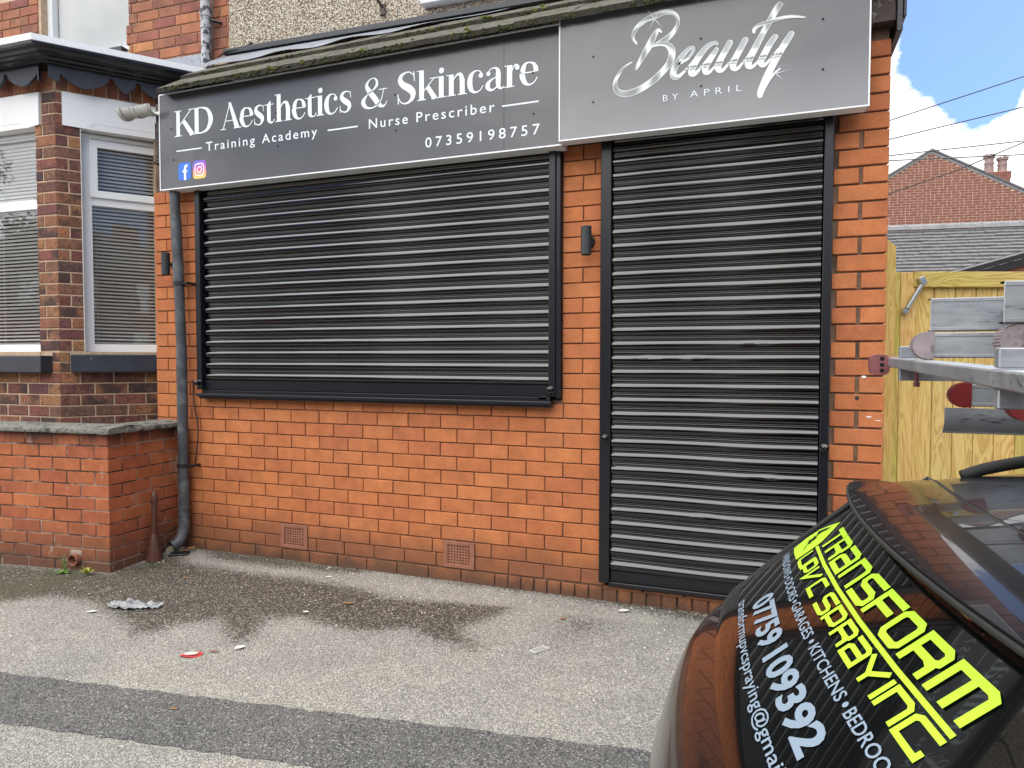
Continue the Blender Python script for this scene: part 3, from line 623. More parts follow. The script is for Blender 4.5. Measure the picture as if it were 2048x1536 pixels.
# ------------------------------------------------------------------ lettering helpers
STG = [0]
def stag(): STG[0] += 1; return (STG[0] % 40) * .00004
def ribbon(mb, pts, ws, y, closed=False, cols=None, fn=None):
    """flat ribbon in the XZ plane (or through fn) along pts with widths ws"""
    n = len(pts); L = []; 
    for i in range(n):
        a = pts[max(i - 1, 0)] if not closed else pts[i - 1]; b = pts[min(i + 1, n - 1)] if not closed else pts[(i + 1) % n]
        tx, tz = b[0] - a[0], b[1] - a[1]; l = math.hypot(tx, tz) or 1; nx_, nz_ = -tz / l, tx / l; w_ = ws[i] / 2
        L.append(((pts[i][0] + nx_ * w_, pts[i][1] + nz_ * w_), (pts[i][0] - nx_ * w_, pts[i][1] - nz_ * w_)))
    v = []; 
    for (a, b) in L: v += [a, b]
    P = fn or (lambda q: (q[0], y, q[1]))
    mb.add([P(q) for q in v], [(2 * i, 2 * i + 1, (2 * i + 3) % (2 * n), (2 * i + 2) % (2 * n)) for i in range(n if closed else n - 1)])
def spline(pts, n=10):
    out = []; P = [pts[0]] + list(pts) + [pts[-1]]
    for i in range(1, len(P) - 2):
        for k_ in range(n):
            t = k_ / n; q = []
            for d in range(len(pts[0])):
                p0, p1, p2, p3 = P[i - 1][d], P[i][d], P[i + 1][d], P[i + 2][d]
                q.append(.5 * (2 * p1 + (p2 - p0) * t + (2 * p0 - 5 * p1 + 4 * p2 - p3) * t * t + (3 * p1 - p0 - 3 * p2 + p3) * t ** 3))
            out.append(tuple(q))
    out.append(tuple(pts[-1])); return out
def text_mesh(mb, s, x0, x1, z0, capz, fn, spacing=1.0, bold=0, slant=0, res=4):
    """built-in font outline of a line of text, fitted to x0..x1, baseline z0, cap height capz"""
    cu = bpy.data.curves.new('t', 'FONT'); cu.body = s; cu.size = 1; cu.space_character = spacing; cu.offset = bold; cu.resolution_u = res; cu.fill_mode = 'FRONT'
    ob = bpy.data.objects.new('t', cu); COL.objects.link(ob); dg = bpy.context.evaluated_depsgraph_get(); dg.update(); me = bpy.data.meshes.new_from_object(ob.evaluated_get(dg))
    cu2 = cu.copy(); cu2.body = 'H'; ob.data = cu2; dg.update(); mh = bpy.data.meshes.new_from_object(ob.evaluated_get(dg)); H = max(v.co.y for v in mh.vertices) - min(v.co.y for v in mh.vertices); hb = min(v.co.y for v in mh.vertices)
    xa = min(v.co.x for v in me.vertices); xb = max(v.co.x for v in me.vertices)
    st = stag()
    bm = bmesh.new(); bm.from_mesh(me)
    mx = (x1 - x0) / (xb - xa)
    mb.add([fn(x0 + (v.co.x - xa) * mx, z0 + (v.co.y - hb) / H * capz, st) for v in bm.verts], [[v.index for v in f.verts] for f in bm.faces]); bm.free()
    bpy.data.objects.remove(ob); bpy.data.meshes.remove(me); bpy.data.meshes.remove(mh)

# ------------------------------------------------------------------ sign A
SY = -.125
sa = thing('shop_sign', 'long grey sign reading KD Aesthetics & Skincare above the window shutter', 'sign', (-2.5, SY, 2.57))
XA0, XA1, ZA0, ZA1 = -3.932, -1.060, 2.569, 3.206
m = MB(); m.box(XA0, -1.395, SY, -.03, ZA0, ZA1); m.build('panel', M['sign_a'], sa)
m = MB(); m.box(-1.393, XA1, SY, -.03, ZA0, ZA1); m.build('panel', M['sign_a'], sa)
m = MB(); t_ = .008
m.box(XA0 - .003, XA1 + .003, SY - .004, -.028, ZA0 - t_, ZA0 - .0005); m.box(XA0 - .003, XA1 + .003, SY - .004, -.028, ZA1 + .0005, ZA1 + t_); m.box(XA0 - t_, XA0 - .0005, SY - .0035, -.028, ZA0 - t_, ZA1 + t_); m.box(XA1 + .0005, XA1 + .006, SY - .0035, -.028, ZA0 - t_, ZA1 + t_)
m.build('edge_trim', M['white_upvc'], sa)
LY = SY - .0008
def AF(x, z, st=0): return (x, LY - st, z)
zb, XH, CP = 2.9125, .1215, .173
def G_(mb, x0, x1, items):
    W_ = x1 - x0
    for it in items:
        k_ = it[0]; y = LY - stag()
        if k_ == 'P': mb.add([(x0 + a * W_, y, zb + b) for a, b in it[1]], [tuple(range(len(it[1])))])
        elif k_ == 'S':   # spline ribbon [(x,z,w)]
            q = spline([(x0 + a * W_, zb + b, c) for a, b, c in it[1]], 8); ribbon(mb, [(a, b) for a, b, c in q], [max(c, .003) for a, b, c in q], y)
        elif k_ == 'L':
            q = [(x0 + a * W_, zb + b) for a, b, c in it[1]]; ribbon(mb, q, [c for a, b, c in it[1]], y)
        elif k_ == 'D': mb.add([(x0 + it[1] * W_ + it[3] * math.cos(a), y, zb + it[2] + it[3] * math.sin(a)) for a in [q * math.pi / 10 for q in range(20)]], [tuple(range(20))])
ST, HL = .031, .0055
def stem(xc, z0, z1, W_, w_=ST): return ('P', [(xc - w_ / 2 / W_, z0), (xc + w_ / 2 / W_, z0), (xc + w_ / 2 / W_, z1), (xc - w_ / 2 / W_, z1)])
def serif(xc, z, W_, half=.030, up=1): return ('P', [(xc - half / W_, z), (xc + half / W_, z), (xc + half / W_, z + HL * up), (xc - half / W_, z + HL * up)])
def flag(xc, z, W_, w_=ST): return ('P', [(xc - w_ / 2 / W_ - .016 / W_, z), (xc - w_ / 2 / W_ - .016 / W_, z - .004), (xc, z - .008), (xc, z)])
sl = MB()
def gl(ch, x0, x1):
    W_ = x1 - x0; f = lambda m_: m_ / W_
    if ch == 'K':
        xs_ = f(.037); G_(sl, x0, x1, [stem(xs_, 0, CP, W_), serif(xs_, 0, W_, .033), serif(xs_, CP - HL, W_, .033), ('L', [(xs_ + f(.012), .072, .007), (.80, CP - .002, .007)]), serif(.80, CP - HL, W_, .027), ('L', [(.45, .098, .030), (.84, .002, .034)]), serif(.85, 0, W_, .028)])
    if ch == 'D':
        xs_ = f(.038); G_(sl, x0, x1, [stem(xs_, 0, CP, W_, .035), serif(f(.02), 0, W_, .02), serif(f(.02), CP - HL, W_, .02), ('S', [(xs_, CP - .004, .008), (.5, CP - .005, .010), (.75, CP - .022, .022), (.90, CP * .62, .036), (.90, CP * .38, .036), (.75, .022, .022), (.5, .005, .010), (xs_, .004, .008)])])
    if ch == 'A':
        G_(sl, x0, x1, [('L', [(.12, .002, .007), (.46, CP, .007)]), ('P', [(.38, CP), (.50, CP), (.90, 0), (.68, 0)]), serif(.12, 0, W_, .022), serif(.80, 0, W_, .032), ('P', [(.23, .052), (.66, .052), (.66, .057), (.23, .057)])])
    if ch == 'e':
        G_(sl, x0, x1, [('S', [(.04, .066, .004), (.14, .068, .028), (.22, .098, .026), (.36, .117, .013), (.55, .119, .007), (.76, .110, .016), (.875, .086, .026), (.90, .066, .026)]), ('P', [(.12, .064), (.97, .064), (.97, .070), (.12, .070)]), ('S', [(.135, .067, .031), (.15, .045, .031), (.26, .018, .025), (.42, .003, .014), (.62, .001, .008), (.82, .014, .006), (.96, .034, .006)])])
        return
    if ch == 'c':
        G_(sl, x0, x1, [('S', [(.90, .098, .006), (.76, .115, .006), (.58, .1205, .006), (.38, .114, .014), (.22, .094, .026), (.16, .062, .032), (.20, .030, .029), (.34, .008, .018), (.55, .001, .009), (.78, .010, .006), (.97, .034, .006)]), ('D', .83, .091, .0135)])
    if ch == 's':
        G_(sl, x0, x1, [('S', [(.86, .112, .004), (.70, .1205, .006), (.46, .121, .010), (.24, .108, .020), (.22, .086, .028), (.45, .066, .034), (.72, .048, .032), (.80, .028, .024), (.66, .006, .012), (.42, -.001, .007), (.18, .008, .006), (.08, .020, .004)]), ('P', [(.86, .121), (.91, .121), (.93, .080), (.88, .082)]), ('P', [(.04, .043), (.09, .041), (.10, -.001), (.05, -.001)])])
    if ch == 'S':
        G_(sl, x0, x1, [('S', [(.86, .155, .005), (.68, .174, .007), (.46, .175, .010), (.22, .160, .022), (.17, .130, .032), (.34, .104, .038), (.62, .082, .042), (.82, .056, .038), (.80, .024, .026), (.60, .001, .013), (.36, -.003, .008), (.16, .012, .006), (.06, .035, .005)]), ('P', [(.85, .175), (.91, .175), (.94, .117), (.89, .120)]), ('P', [(.02, .056), (.07, .054), (.09, -.003), (.03, -.003)])])
    if ch == 't':
        xs_ = f(.033); G_(sl, x0, x1, [('P', [(xs_ - f(.014), .02), (xs_ + f(.014), .02), (xs_ + f(.014), .139), (xs_ + f(.007), .139), (xs_ - f(.014), .117)]), ('P', [(0, .1145), (.92, .1145), (.92, .120), (0, .120)]), ('S', [(xs_, .034, .028), (xs_ + f(.002), .016, .026), (xs_ + f(.014), .003, .013), (.80, .002, .007), (.93, .012, .006), (1.0, .022, .005)])])
    if ch == 'h':
        a = f(.037); b_ = 1 - f(.031); G_(sl, x0, x1, [stem(a, 0, CP, W_), flag(a, CP, W_), serif(a, 0, W_, .028), stem(b_, 0, .088, W_), serif(b_, 0, W_, .028), ('S', [(a + f(.012), .085, .005), (a + f(.026), .106, .008), (.56, .117, .013), (.70, .112, .022), (b_ - f(.002), .085, .030)])])
    if ch == 'n':
        a = f(.034); b_ = 1 - f(.031); G_(sl, x0, x1, [stem(a, 0, XH, W_), flag(a, XH, W_), serif(a, 0, W_, .028), stem(b_, 0, .088, W_), serif(b_, 0, W_, .028), ('S', [(a + f(.012), .085, .005), (a + f(.026), .106, .008), (.56, .117, .013), (.70, .112, .022), (b_ - f(.002), .085, .030)])])
    if ch == 'i':
        a = .52; G_(sl, x0, x1, [stem(a, 0, XH, W_), flag(a, XH, W_), serif(a, 0, W_, .029), ('D', .55, .154, .0165)])
    if ch == 'r':
        a = f(.034); G_(sl, x0, x1, [stem(a, 0, XH, W_), flag(a, XH, W_), serif(a, 0, W_, .030), ('S', [(a + f(.012), .080, .005), (.60, .108, .007), (.76, .119, .009), (.88, .112, .012)]), ('D', .85, .103, .0135)])
    if ch == 'k':
        a = f(.034); G_(sl, x0, x1, [stem(a, 0, CP, W_), flag(a, CP, W_), serif(a, 0, W_, .028), ('L', [(a + f(.012), .050, .006), (.78, .118, .006)]), serif(.76, .1165, W_, .024), ('L', [(.50, .072, .026), (.82, .002, .030)]), serif(.83, 0, W_, .026)])
    if ch == 'a':
        b_ = 1 - f(.036); G_(sl, x0, x1, [('S', [(.17, .096, .006), (.30, .115, .006), (.50, .1205, .008), (.66, .108, .020), (b_, .085, .029), (b_, .040, .029), (b_ + f(.003), .014, .022), (.88, .002, .009), (1.0, .012, .005)]), ('D', .19, .093, .0125), ('S', [(b_, .072, .005), (.40, .060, .008), (.20, .042, .022), (.15, .022, .028), (.26, .004, .018), (.45, .001, .010), (b_, .022, .006)])])
    if ch == '&':
        G_(sl, x0, x1, [('S', [(.99, .030, .004), (.92, .008, .008), (.80, .002, .016), (.66, .022, .032), (.50, .060, .034), (.30, .105, .030), (.22, .138, .020), (.34, .168, .008), (.50, .174, .007), (.60, .158, .014), (.60, .130, .018), (.46, .105, .008), (.24, .080, .007), (.10, .050, .026), (.10, .028, .028), (.22, .006, .016), (.42, .000, .008), (.62, .014, .007), (.78, .046, .006), (.86, .100, .005)]), serif(.84, .100, W_, .028)])
for ch, a, b in [('K', -3.807, -3.615), ('D', -3.645, -3.472), ('A', -3.403, -3.228), ('e', -3.244, -3.136), ('s', -3.130, -3.044), ('t', -3.042, -2.966), ('h', -2.968, -2.829), ('e', -2.828, -2.726), ('t', -2.727, -2.646), ('i', -2.650, -2.587), ('c', -2.587, -2.487), ('s', -2.478, -2.387), ('&', -2.322, -2.140), ('S', -2.072, -1.946), ('k', -1.944, -1.796), ('i', -1.815, -1.752), ('n', -1.752, -1.618), ('c', -1.618, -1.516), ('a', -1.510, -1.392), ('r', -1.394, -1.300), ('e', -1.300, -1.194)]: gl(ch, a, b)
sl.build('name_lettering', M['letter_white'], sa)
for wd_, a, b in (('Training', -3.529, -3.124), ('Academy', -3.067, -2.642), ('Nurse', -2.268, -2.002), ('Prescriber', -1.945, -1.450)):
    m = MB(); text_mesh(m, wd_, a, b, 2.791, .057, AF, 1.28, .004); m.build('subtitle_word', M['letter_white'], sa)
for a, b in ((-3.788, -3.566), (-2.564, -2.346), (-1.405, -1.190)): m = MB(); m.add([AF(a, 2.811), AF(b, 2.811), AF(b, 2.8195), AF(a, 2.8195)], [(0, 1, 2, 3)]); m.build('printed_line', M['letter_white'], sa)
m = MB(); text_mesh(m, '07359198757', -1.887, -1.183, 2.637, .057, AF, 1.45, .004); m.build('phone_number', M['letter_white'], sa)
def rrect(x0, x1, z0, z1, r, n=6):
    out = []
    for (cx_, cz_, a0) in ((x1 - r, z1 - r, 0), (x0 + r, z1 - r, 90), (x0 + r, z0 + r, 180), (x1 - r, z0 + r, 270)):
        out += [(cx_ + r * math.cos(rad(a0 + 90 * k_ / n)), cz_ + r * math.sin(rad(a0 + 90 * k_ / n))) for k_ in range(n + 1)]
    return out
m = MB(); p = rrect(-3.775, -3.661, 2.614, 2.734, .027); m.add([AF(a, b, .0002) for a, b in p], [tuple(range(len(p)))]); lg = m.build('social_logo', M['fb_blue'], sa)
m = MB()
def FF(q, y=LY - .0008): return (q[0], y, q[1])
ribbon(m, spline([(-3.692, 2.7085, .016), (-3.706, 2.709, .017), (-3.7135, 2.701, .019), (-3.715, 2.685, .020), (-3.715, 2.6145, .020)], 6) and [(a, b) for a, b, c in spline([(-3.692, 2.7085, .016), (-3.706, 2.709, .017), (-3.7135, 2.701, .019), (-3.715, 2.685, .020), (-3.715, 2.6145, .020)], 6)], [.019] * 25, LY - .0008)
m.add([(-3.736, LY - .0009, 2.667), (-3.694, LY - .0009, 2.667), (-3.696, LY - .0009, 2.683), (-3.736, LY - .0009, 2.683)], [(0, 1, 2, 3)]); m.build('logo_letter', M['letter_white'], lg)
m = MB()
def icol(x, z):
    u, v = (x + 3.646) / .115, (z - 2.614) / .12
    A_ = Vector((.98, .62, .15)); B_2 = Vector((.85, .07, .22)); C_ = Vector((.42, .08, .62)); D_ = Vector((.10, .16, .80))
    a = max(0, min(1, v * 1.25 - .1)); c = (A_.lerp(B_2, min(1, a * 2)) if a < .5 else B_2.lerp(C_, (a - .5) * 2)); r = max(0, min(1, (u * .5 + v - .75) * 1.4)); c = c.lerp(C_, r); r2 = max(0, min(1, (v - .62) * 2.2 + (.4 - u) * .8)) * (1 if v > .5 else 0); return tuple(c.lerp(D_, r2))
p = rrect(-3.646, -3.531, 2.614, 2.734, .027); N_ = 14
cxx, czz = -3.5885, 2.674; vs = []; cs = []
for j in range(N_ + 1):
    for a, b in p: x_ = cxx + (a - cxx) * j / N_; z_ = czz + (b - czz) * j / N_; vs.append(AF(x_, z_, .0002)); cs.append(icol(x_, z_))
L_ = len(p); m.add(vs, [(j * L_ + i, j * L_ + (i + 1) % L_, (j + 1) * L_ + (i + 1) % L_, (j + 1) * L_ + i) for j in range(N_) for i in range(L_)], cs); lg = m.build('social_logo', M['print'], sa)
m = MB(); q = rrect(-3.626, -3.552, 2.635, 2.713, .021, 6); ribbon(m, q, [.0085] * len(q), LY - .0008, closed=True)
q = [(cxx + .0175 * math.cos(k_ * math.pi / 10), czz + .0185 * math.sin(k_ * math.pi / 10)) for k_ in range(20)]; ribbon(m, q, [.0085] * 20, LY - .0008, closed=True)
m.add([(-3.567 + .0045 * math.cos(k_ * math.pi / 5), LY - .0008, 2.697 + .0045 * math.sin(k_ * math.pi / 5)) for k_ in range(10)], [tuple(range(10))]); m.build('logo_ring', M['letter_white'], lg)
def screw(t, x, y, z):
    m = MB(); m.lathe([(0, -.005), (.003, -.0045), (.0048, -.002), (.005, 0)], (x, y, z), 12, 'Y'); m.build('screw', M['black_frame'], t, smooth=True)
for x, z in ((-3.832, 2.972), (-3.814, 2.761), (-2.955, 2.973), (-2.944, 2.761), (-2.088, 2.969), (-2.082, 2.761), (-1.224, 2.973), (-1.219, 2.752)): screw(sa, x, LY - .001, z)

# ------------------------------------------------------------------ sign B
SB = -.163
sb = thing('shop_sign', 'grey sign reading Beauty by April in chrome script above the door', 'sign', (-.3, SB, 2.57))
XB0, XB1, ZB0, ZB1 = -1.056, .421, 2.577, 3.222
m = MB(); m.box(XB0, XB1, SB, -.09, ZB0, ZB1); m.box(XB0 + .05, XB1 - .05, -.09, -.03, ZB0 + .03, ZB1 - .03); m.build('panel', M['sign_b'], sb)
m = MB(); t_ = .007
m.box(XB0 - .003, XB1 + .003, SB - .004, -.088, ZB0 - t_, ZB0 - .0005); m.box(XB0 - .003, XB1 + .003, SB - .004, -.088, ZB1 + .0005, ZB1 + t_); m.box(XB0 - t_, XB0 - .0005, SB - .0035, -.088, ZB0 - t_, ZB1 + t_); m.box(XB1 + .0005, XB1 + .007, SB - .0035, -.088, ZB0 - t_, ZB1 + t_)
m.build('edge_trim', M['white_upvc'], sb)
BY = SB - .0008
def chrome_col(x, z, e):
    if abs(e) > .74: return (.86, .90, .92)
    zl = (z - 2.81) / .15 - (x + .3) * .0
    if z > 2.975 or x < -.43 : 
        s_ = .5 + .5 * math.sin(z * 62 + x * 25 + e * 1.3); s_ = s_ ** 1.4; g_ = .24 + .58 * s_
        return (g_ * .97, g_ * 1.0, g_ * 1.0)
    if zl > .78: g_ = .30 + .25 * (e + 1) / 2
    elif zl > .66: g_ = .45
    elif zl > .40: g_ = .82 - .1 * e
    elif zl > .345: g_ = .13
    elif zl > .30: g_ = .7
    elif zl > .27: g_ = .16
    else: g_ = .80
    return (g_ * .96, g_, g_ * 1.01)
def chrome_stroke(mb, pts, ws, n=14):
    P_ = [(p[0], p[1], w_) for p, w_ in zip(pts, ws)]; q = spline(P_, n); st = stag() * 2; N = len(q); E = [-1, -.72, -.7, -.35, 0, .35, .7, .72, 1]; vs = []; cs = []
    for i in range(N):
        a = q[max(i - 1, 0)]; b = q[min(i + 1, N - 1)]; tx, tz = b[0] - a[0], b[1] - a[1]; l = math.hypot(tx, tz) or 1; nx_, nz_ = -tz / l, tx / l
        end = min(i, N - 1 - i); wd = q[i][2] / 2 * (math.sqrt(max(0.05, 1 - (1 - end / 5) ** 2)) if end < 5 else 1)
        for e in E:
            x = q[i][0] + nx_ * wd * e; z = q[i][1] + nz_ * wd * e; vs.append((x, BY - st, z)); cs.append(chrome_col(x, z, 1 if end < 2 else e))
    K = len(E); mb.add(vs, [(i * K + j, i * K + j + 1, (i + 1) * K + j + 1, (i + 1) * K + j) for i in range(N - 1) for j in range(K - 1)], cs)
cm = MB()
chrome_stroke(cm, [(-.645, 3.019), (-.667, 3.056), (-.652, 3.098), (-.610, 3.130), (-.552, 3.150), (-.496, 3.156), (-.453, 3.136), (-.440, 3.095), (-.462, 3.052), (-.499, 3.022), (-.556, 2.999)], [.008, .014, .022, .026, .030, .026, .018, .017, .024, .030, .020])
chrome_stroke(cm, [(-.572, 2.996), (-.537, 3.003), (-.494, 2.993), (-.470, 2.959), (-.475, 2.913), (-.508, 2.869), (-.566, 2.822), (-.631, 2.789), (-.692, 2.776), (-.737, 2.787), (-.758, 2.819), (-.752, 2.860), (-.720, 2.905), (-.668, 2.935)], [.012, .018, .026, .034, .034, .034, .034, .034, .034, .030, .024, .020, .014, .006])
chrome_stroke(cm, [(-.519, 3.058), (-.540, 3.073), (-.560, 3.047), (-.585, 3.001), (-.616, 2.952), (-.640, 2.912), (-.653, 2.889)], [.008, .018, .030, .036, .028, .020, .012])
chrome_stroke(cm, [(-.440, 2.886), (-.395, 2.906), (-.366, 2.938), (-.366, 2.958), (-.386, 2.955), (-.418, 2.925), (-.450, 2.882), (-.462, 2.845), (-.448, 2.824), (-.420, 2.836), (-.385, 2.870), (-.345, 2.915)], [.012, .014, .016, .016, .020, .028, .033, .033, .028, .016, .010, .008])
chrome_stroke(cm, [(-.245, 2.953), (-.262, 2.966), (-.300, 2.950), (-.338, 2.908), (-.366, 2.862), (-.372, 2.833), (-.352, 2.830), (-.315, 2.868), (-.270, 2.920), (-.250, 2.945)], [.012, .018, .026, .032, .034, .030, .020, .012, .010, .008])
chrome_stroke(cm, [(-.246, 2.938), (-.275, 2.900), (-.302, 2.858), (-.303, 2.830), (-.283, 2.828), (-.245, 2.868), (-.205, 2.920)], [.020, .030, .032, .028, .016, .010, .009])
chrome_stroke(cm, [(-.184, 2.966), (-.205, 2.928), (-.236, 2.874), (-.244, 2.838), (-.224, 2.826), (-.185, 2.866), (-.150, 2.915)], [.028, .030, .032, .030, .018, .010, .008])
chrome_stroke(cm, [(-.113, 2.968), (-.135, 2.926), (-.165, 2.872), (-.174, 2.836), (-.154, 2.824), (-.118, 2.862), (-.085, 2.905)], [.028, .030, .032, .030, .018, .010, .008])
chrome_stroke(cm, [(.046, 3.104), (.026, 3.086), (-.004, 3.035), (-.038, 2.976), (-.072, 2.912), (-.100, 2.858), (-.101, 2.830), (-.082, 2.824), (-.052, 2.852), (-.025, 2.890)], [.024, .030, .030, .028, .032, .034, .030, .018, .010, .008])
chrome_stroke(cm, [(-.076, 2.981), (-.079, 3.000), (-.056, 3.017), (-.010, 3.025), (.050, 3.033), (.100, 3.031), (.152, 3.018)], [.012, .016, .018, .018, .016, .013, .006])
chrome_stroke(cm, [(.025, 2.958), (-.002, 2.925), (-.032, 2.872), (-.046, 2.840), (-.032, 2.822), (-.005, 2.845), (.035, 2.895)], [.026, .030, .032, .030, .020, .012, .008])
chrome_stroke(cm, [(.096, 2.962), (.073, 2.928), (.038, 2.872), (.003, 2.808), (-.026, 2.746), (-.046, 2.692), (-.044, 2.668)], [.026, .031, .032, .034, .034, .030, .018])
chrome_stroke(cm, [(-.038, 2.690), (-.010, 2.742), (.016, 2.776), (.044, 2.797)], [.010, .010, .011, .007])
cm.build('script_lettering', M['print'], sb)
m = MB(); text_mesh(m, 'BY', -.512, -.436, 2.7125, .031, lambda x, z, s: (x, BY - s, z), 1.7, -.010); text_mesh(m, 'APRIL', -.378, -.133, 2.7145, .031, lambda x, z, s: (x, BY - s, z), 1.75, -.010); m.build('small_lettering', M['letter_white'], sb)
m = MB()
for (cx_, cz_, arms) in ((-.557, 3.130, [(60, .075), (240, .09), (125, .10), (-52, .085), (190, .10), (10, .05)]), (.022, 2.775, [(8, .10), (188, .10), (-48, .075), (60, .06)])):
    for a, l in arms:
        c_, s_ = math.cos(rad(a)), math.sin(rad(a)); w_ = .0022
        m.add([(cx_ - s_ * w_, BY - .0019, cz_ + c_ * w_), (cx_ + s_ * w_, BY - .0019, cz_ - c_ * w_), (cx_ + c_ * l, BY - .0019, cz_ + s_ * l)], [(0, 1, 2)], [(.8, .84, .86), (.8, .84, .86), (.2, .2, .21)])
m.build('printed_sparkle', M['print'], sb)
for x, z in ((-.876, 2.992), (-.875, 2.757), (-.328, 2.997), (-.325, 2.764), (.226, 2.999), (.229, 2.766)): screw(sb, x, BY - .001, z)

# ------------------------------------------------------------------ wall lamps, pipe, gutter, cable
def lamp(x, zc, label, ext=.055):
    t = thing('wall_lamp', label, 'wall light', (x, 0, zc), 'black up and down wall lights on the shop front')
    m = MB(); m.lathe([(0, .0), (.036, 0), (.036, -.012), (.030, -.018), (0, -.018)], (x, 0, zc), 24, 'Y'); m.build('backplate', M['lamp_grey'], t, smooth=40)
    m = MB(); m.tube([(x, -.016, zc), (x, -ext, zc)], .011, 12); m.build('arm', M['lamp_grey'], t, smooth=40)
    yc = -ext - .026; r = .029; h = .0785
    m = MB(); m.lathe([(r - .005, -h + .01), (r - .004, -h), (r, -h + .002), (r, -h + .034), (r - .0012, -h + .0345), (r - .0012, -h + .036), (r, -h + .0365), (r, h - .0365), (r - .0012, h - .036), (r - .0012, h - .0345), (r, h - .034), (r, h - .002), (r - .004, h), (r - .005, h - .01), (0, h - .01)], (x, yc, zc), 28); m.build('lamp_body', M['lamp_grey'], t, smooth=40)
    m = MB(); m.lathe([(0, -h + .009), (r - .0052, -h + .009)], (x, yc, zc), 20); m.build('lens', M['glass'], t)
lamp(-.935, 2.052, 'black cylindrical wall light on the brick pier between the two shutters', .035)
lamp(-3.945, 2.066, 'black cylindrical wall light at the left end, half behind the downpipe', .06)
dp = thing('downpipe', 'dark grey rainwater downpipe running down the left end of the shop', 'drainpipe', (-3.83, -.08, 0))
def sec(a, b, r=.034, nm='pipe'): m = MB(); m.tube([a, b], r, 20); return m.build(nm, M['pipe'], dp, smooth=40)
px = lambda z: (-3.836 - (.0 if z > 1.9 else .0) + .012 * (1.0 - min(1, max(0, (2.6 - z) / 2.4))), -.072, z)
sec((-3.872, -.072, 2.72), (-3.862, -.072, 2.372)); sec((-3.8615, -.072, 2.385), (-3.838, -.074, 1.912), .036); sec((-3.838, -.074, 1.915), (-3.826, -.073, 1.46), .034); sec((-3.826, -.073, 1.475), (-3.826, -.072, .40), .036)
m = MB(); m.lathe([(.036, .0), (.041, .0), (.041, .012), (.038, .014), (.038, .045), (.041, .047), (.041, .060), (.036, .062)], (-3.828, -.072, .30), 20); m.tube([(-3.828, -.072, .42), (-3.828, -.072, .25)], .0365, 20, False)
m.tube([(-3.828, -.072, .255), (-3.829, -.076, .20), (-3.833, -.09, .155), (-3.842, -.122, .118), (-3.852, -.155, .10)], [.0365, .037, .038, .038, .038], 20, False); m.tube([(-3.849, -.145, .105), (-3.853, -.158, .0985)], [.041, .041], 20, False); m.build('shoe', M['pipe'], dp, smooth=50)
m = MB(); m.lathe([(0, 0), (.0375, 0)], (0, 0, 0), 20); ho = m.build('shoe_mouth', M['hole'], dp); ho.matrix_basis = Matrix.Translation((-3.8505, -.1490, .1025)) @ Vector((-.3, -.92, -.45)).normalized().to_track_quat('Z', 'Y').to_matrix().to_4x4()
for (x, z) in ((-3.838, 1.925), (-3.827, .655)):
    m = MB(); m.lathe([(.036, -.014), (.0415, -.013), (.0415, .013), (.036, .014)], (x, -.073, z), 20); m.box(x + .03, x + .088, -.086, -.058, z - .009, z + .009, .003); m.tube([(x + .078, -.095, z), (x + .078, -.0, z)], .010, 10); m.build('bracket', M['black_plastic'], dp, smooth=35)
gt = thing('gutter', 'short end of weathered grey plastic gutter poking out left of the long sign', 'gutter', (-4.1, -.22, 3.1))
m = MB()
def half(x0, x1, r, yc=-.150, zc=3.13, th=.004):
    N = 14; v = []
    for x in (x0, x1):
        for rr in (r, r - th):
            for k_ in range(N + 1): a = math.pi + math.pi * k_ / N; v.append((x, yc + rr * math.cos(a), zc + rr * math.sin(a)))
    K = N + 1; f = []
    for k_ in range(N): f += [(k_, k_ + 1, 2 * K + k_ + 1, 2 * K + k_), (K + k_, 3 * K + k_, 3 * K + k_ + 1, K + k_ + 1), (k_, K + k_, K + k_ + 1, k_ + 1), (2 * K + k_, 2 * K + k_ + 1, 3 * K + k_ + 1, 3 * K + k_)]
    m.add(v, f)
half(-4.215, -3.938, .056); gut = m.build('channel', M['gutter'], gt, smooth=60)
for a, b, r in ((-4.232, -4.205, .066), (-4.105, -4.085, .062), (-3.985, -3.955, .062)):
    m = MB(); half(a, b, r, th=.008); m.build('gutter_clip', M['gutter'], gt, smooth=60)
m = MB(); N = 14; m.add([(-4.222, -.150 + .06 * math.cos(math.pi + math.pi * k_ / N), 3.13 + .06 * math.sin(math.pi + math.pi * k_ / N)) for k_ in range(N + 1)], [tuple(range(N + 1))]); m.build('stop_end', M['gutter'], gt)
cb = MB(); cb.tube(spline([(-3.79, -.01, 1.25), (-3.765, -.03, 1.10), (-3.735, -.03, .95), (-3.735, -.03, .85), (-3.76, -.02, .74), (-3.785, -.01, .66)], 6), .0042, 8)
tag(cb.build('cable', M['wire'], smooth=True), 'thin black cable looping down the bricks beside the downpipe', 'cable')

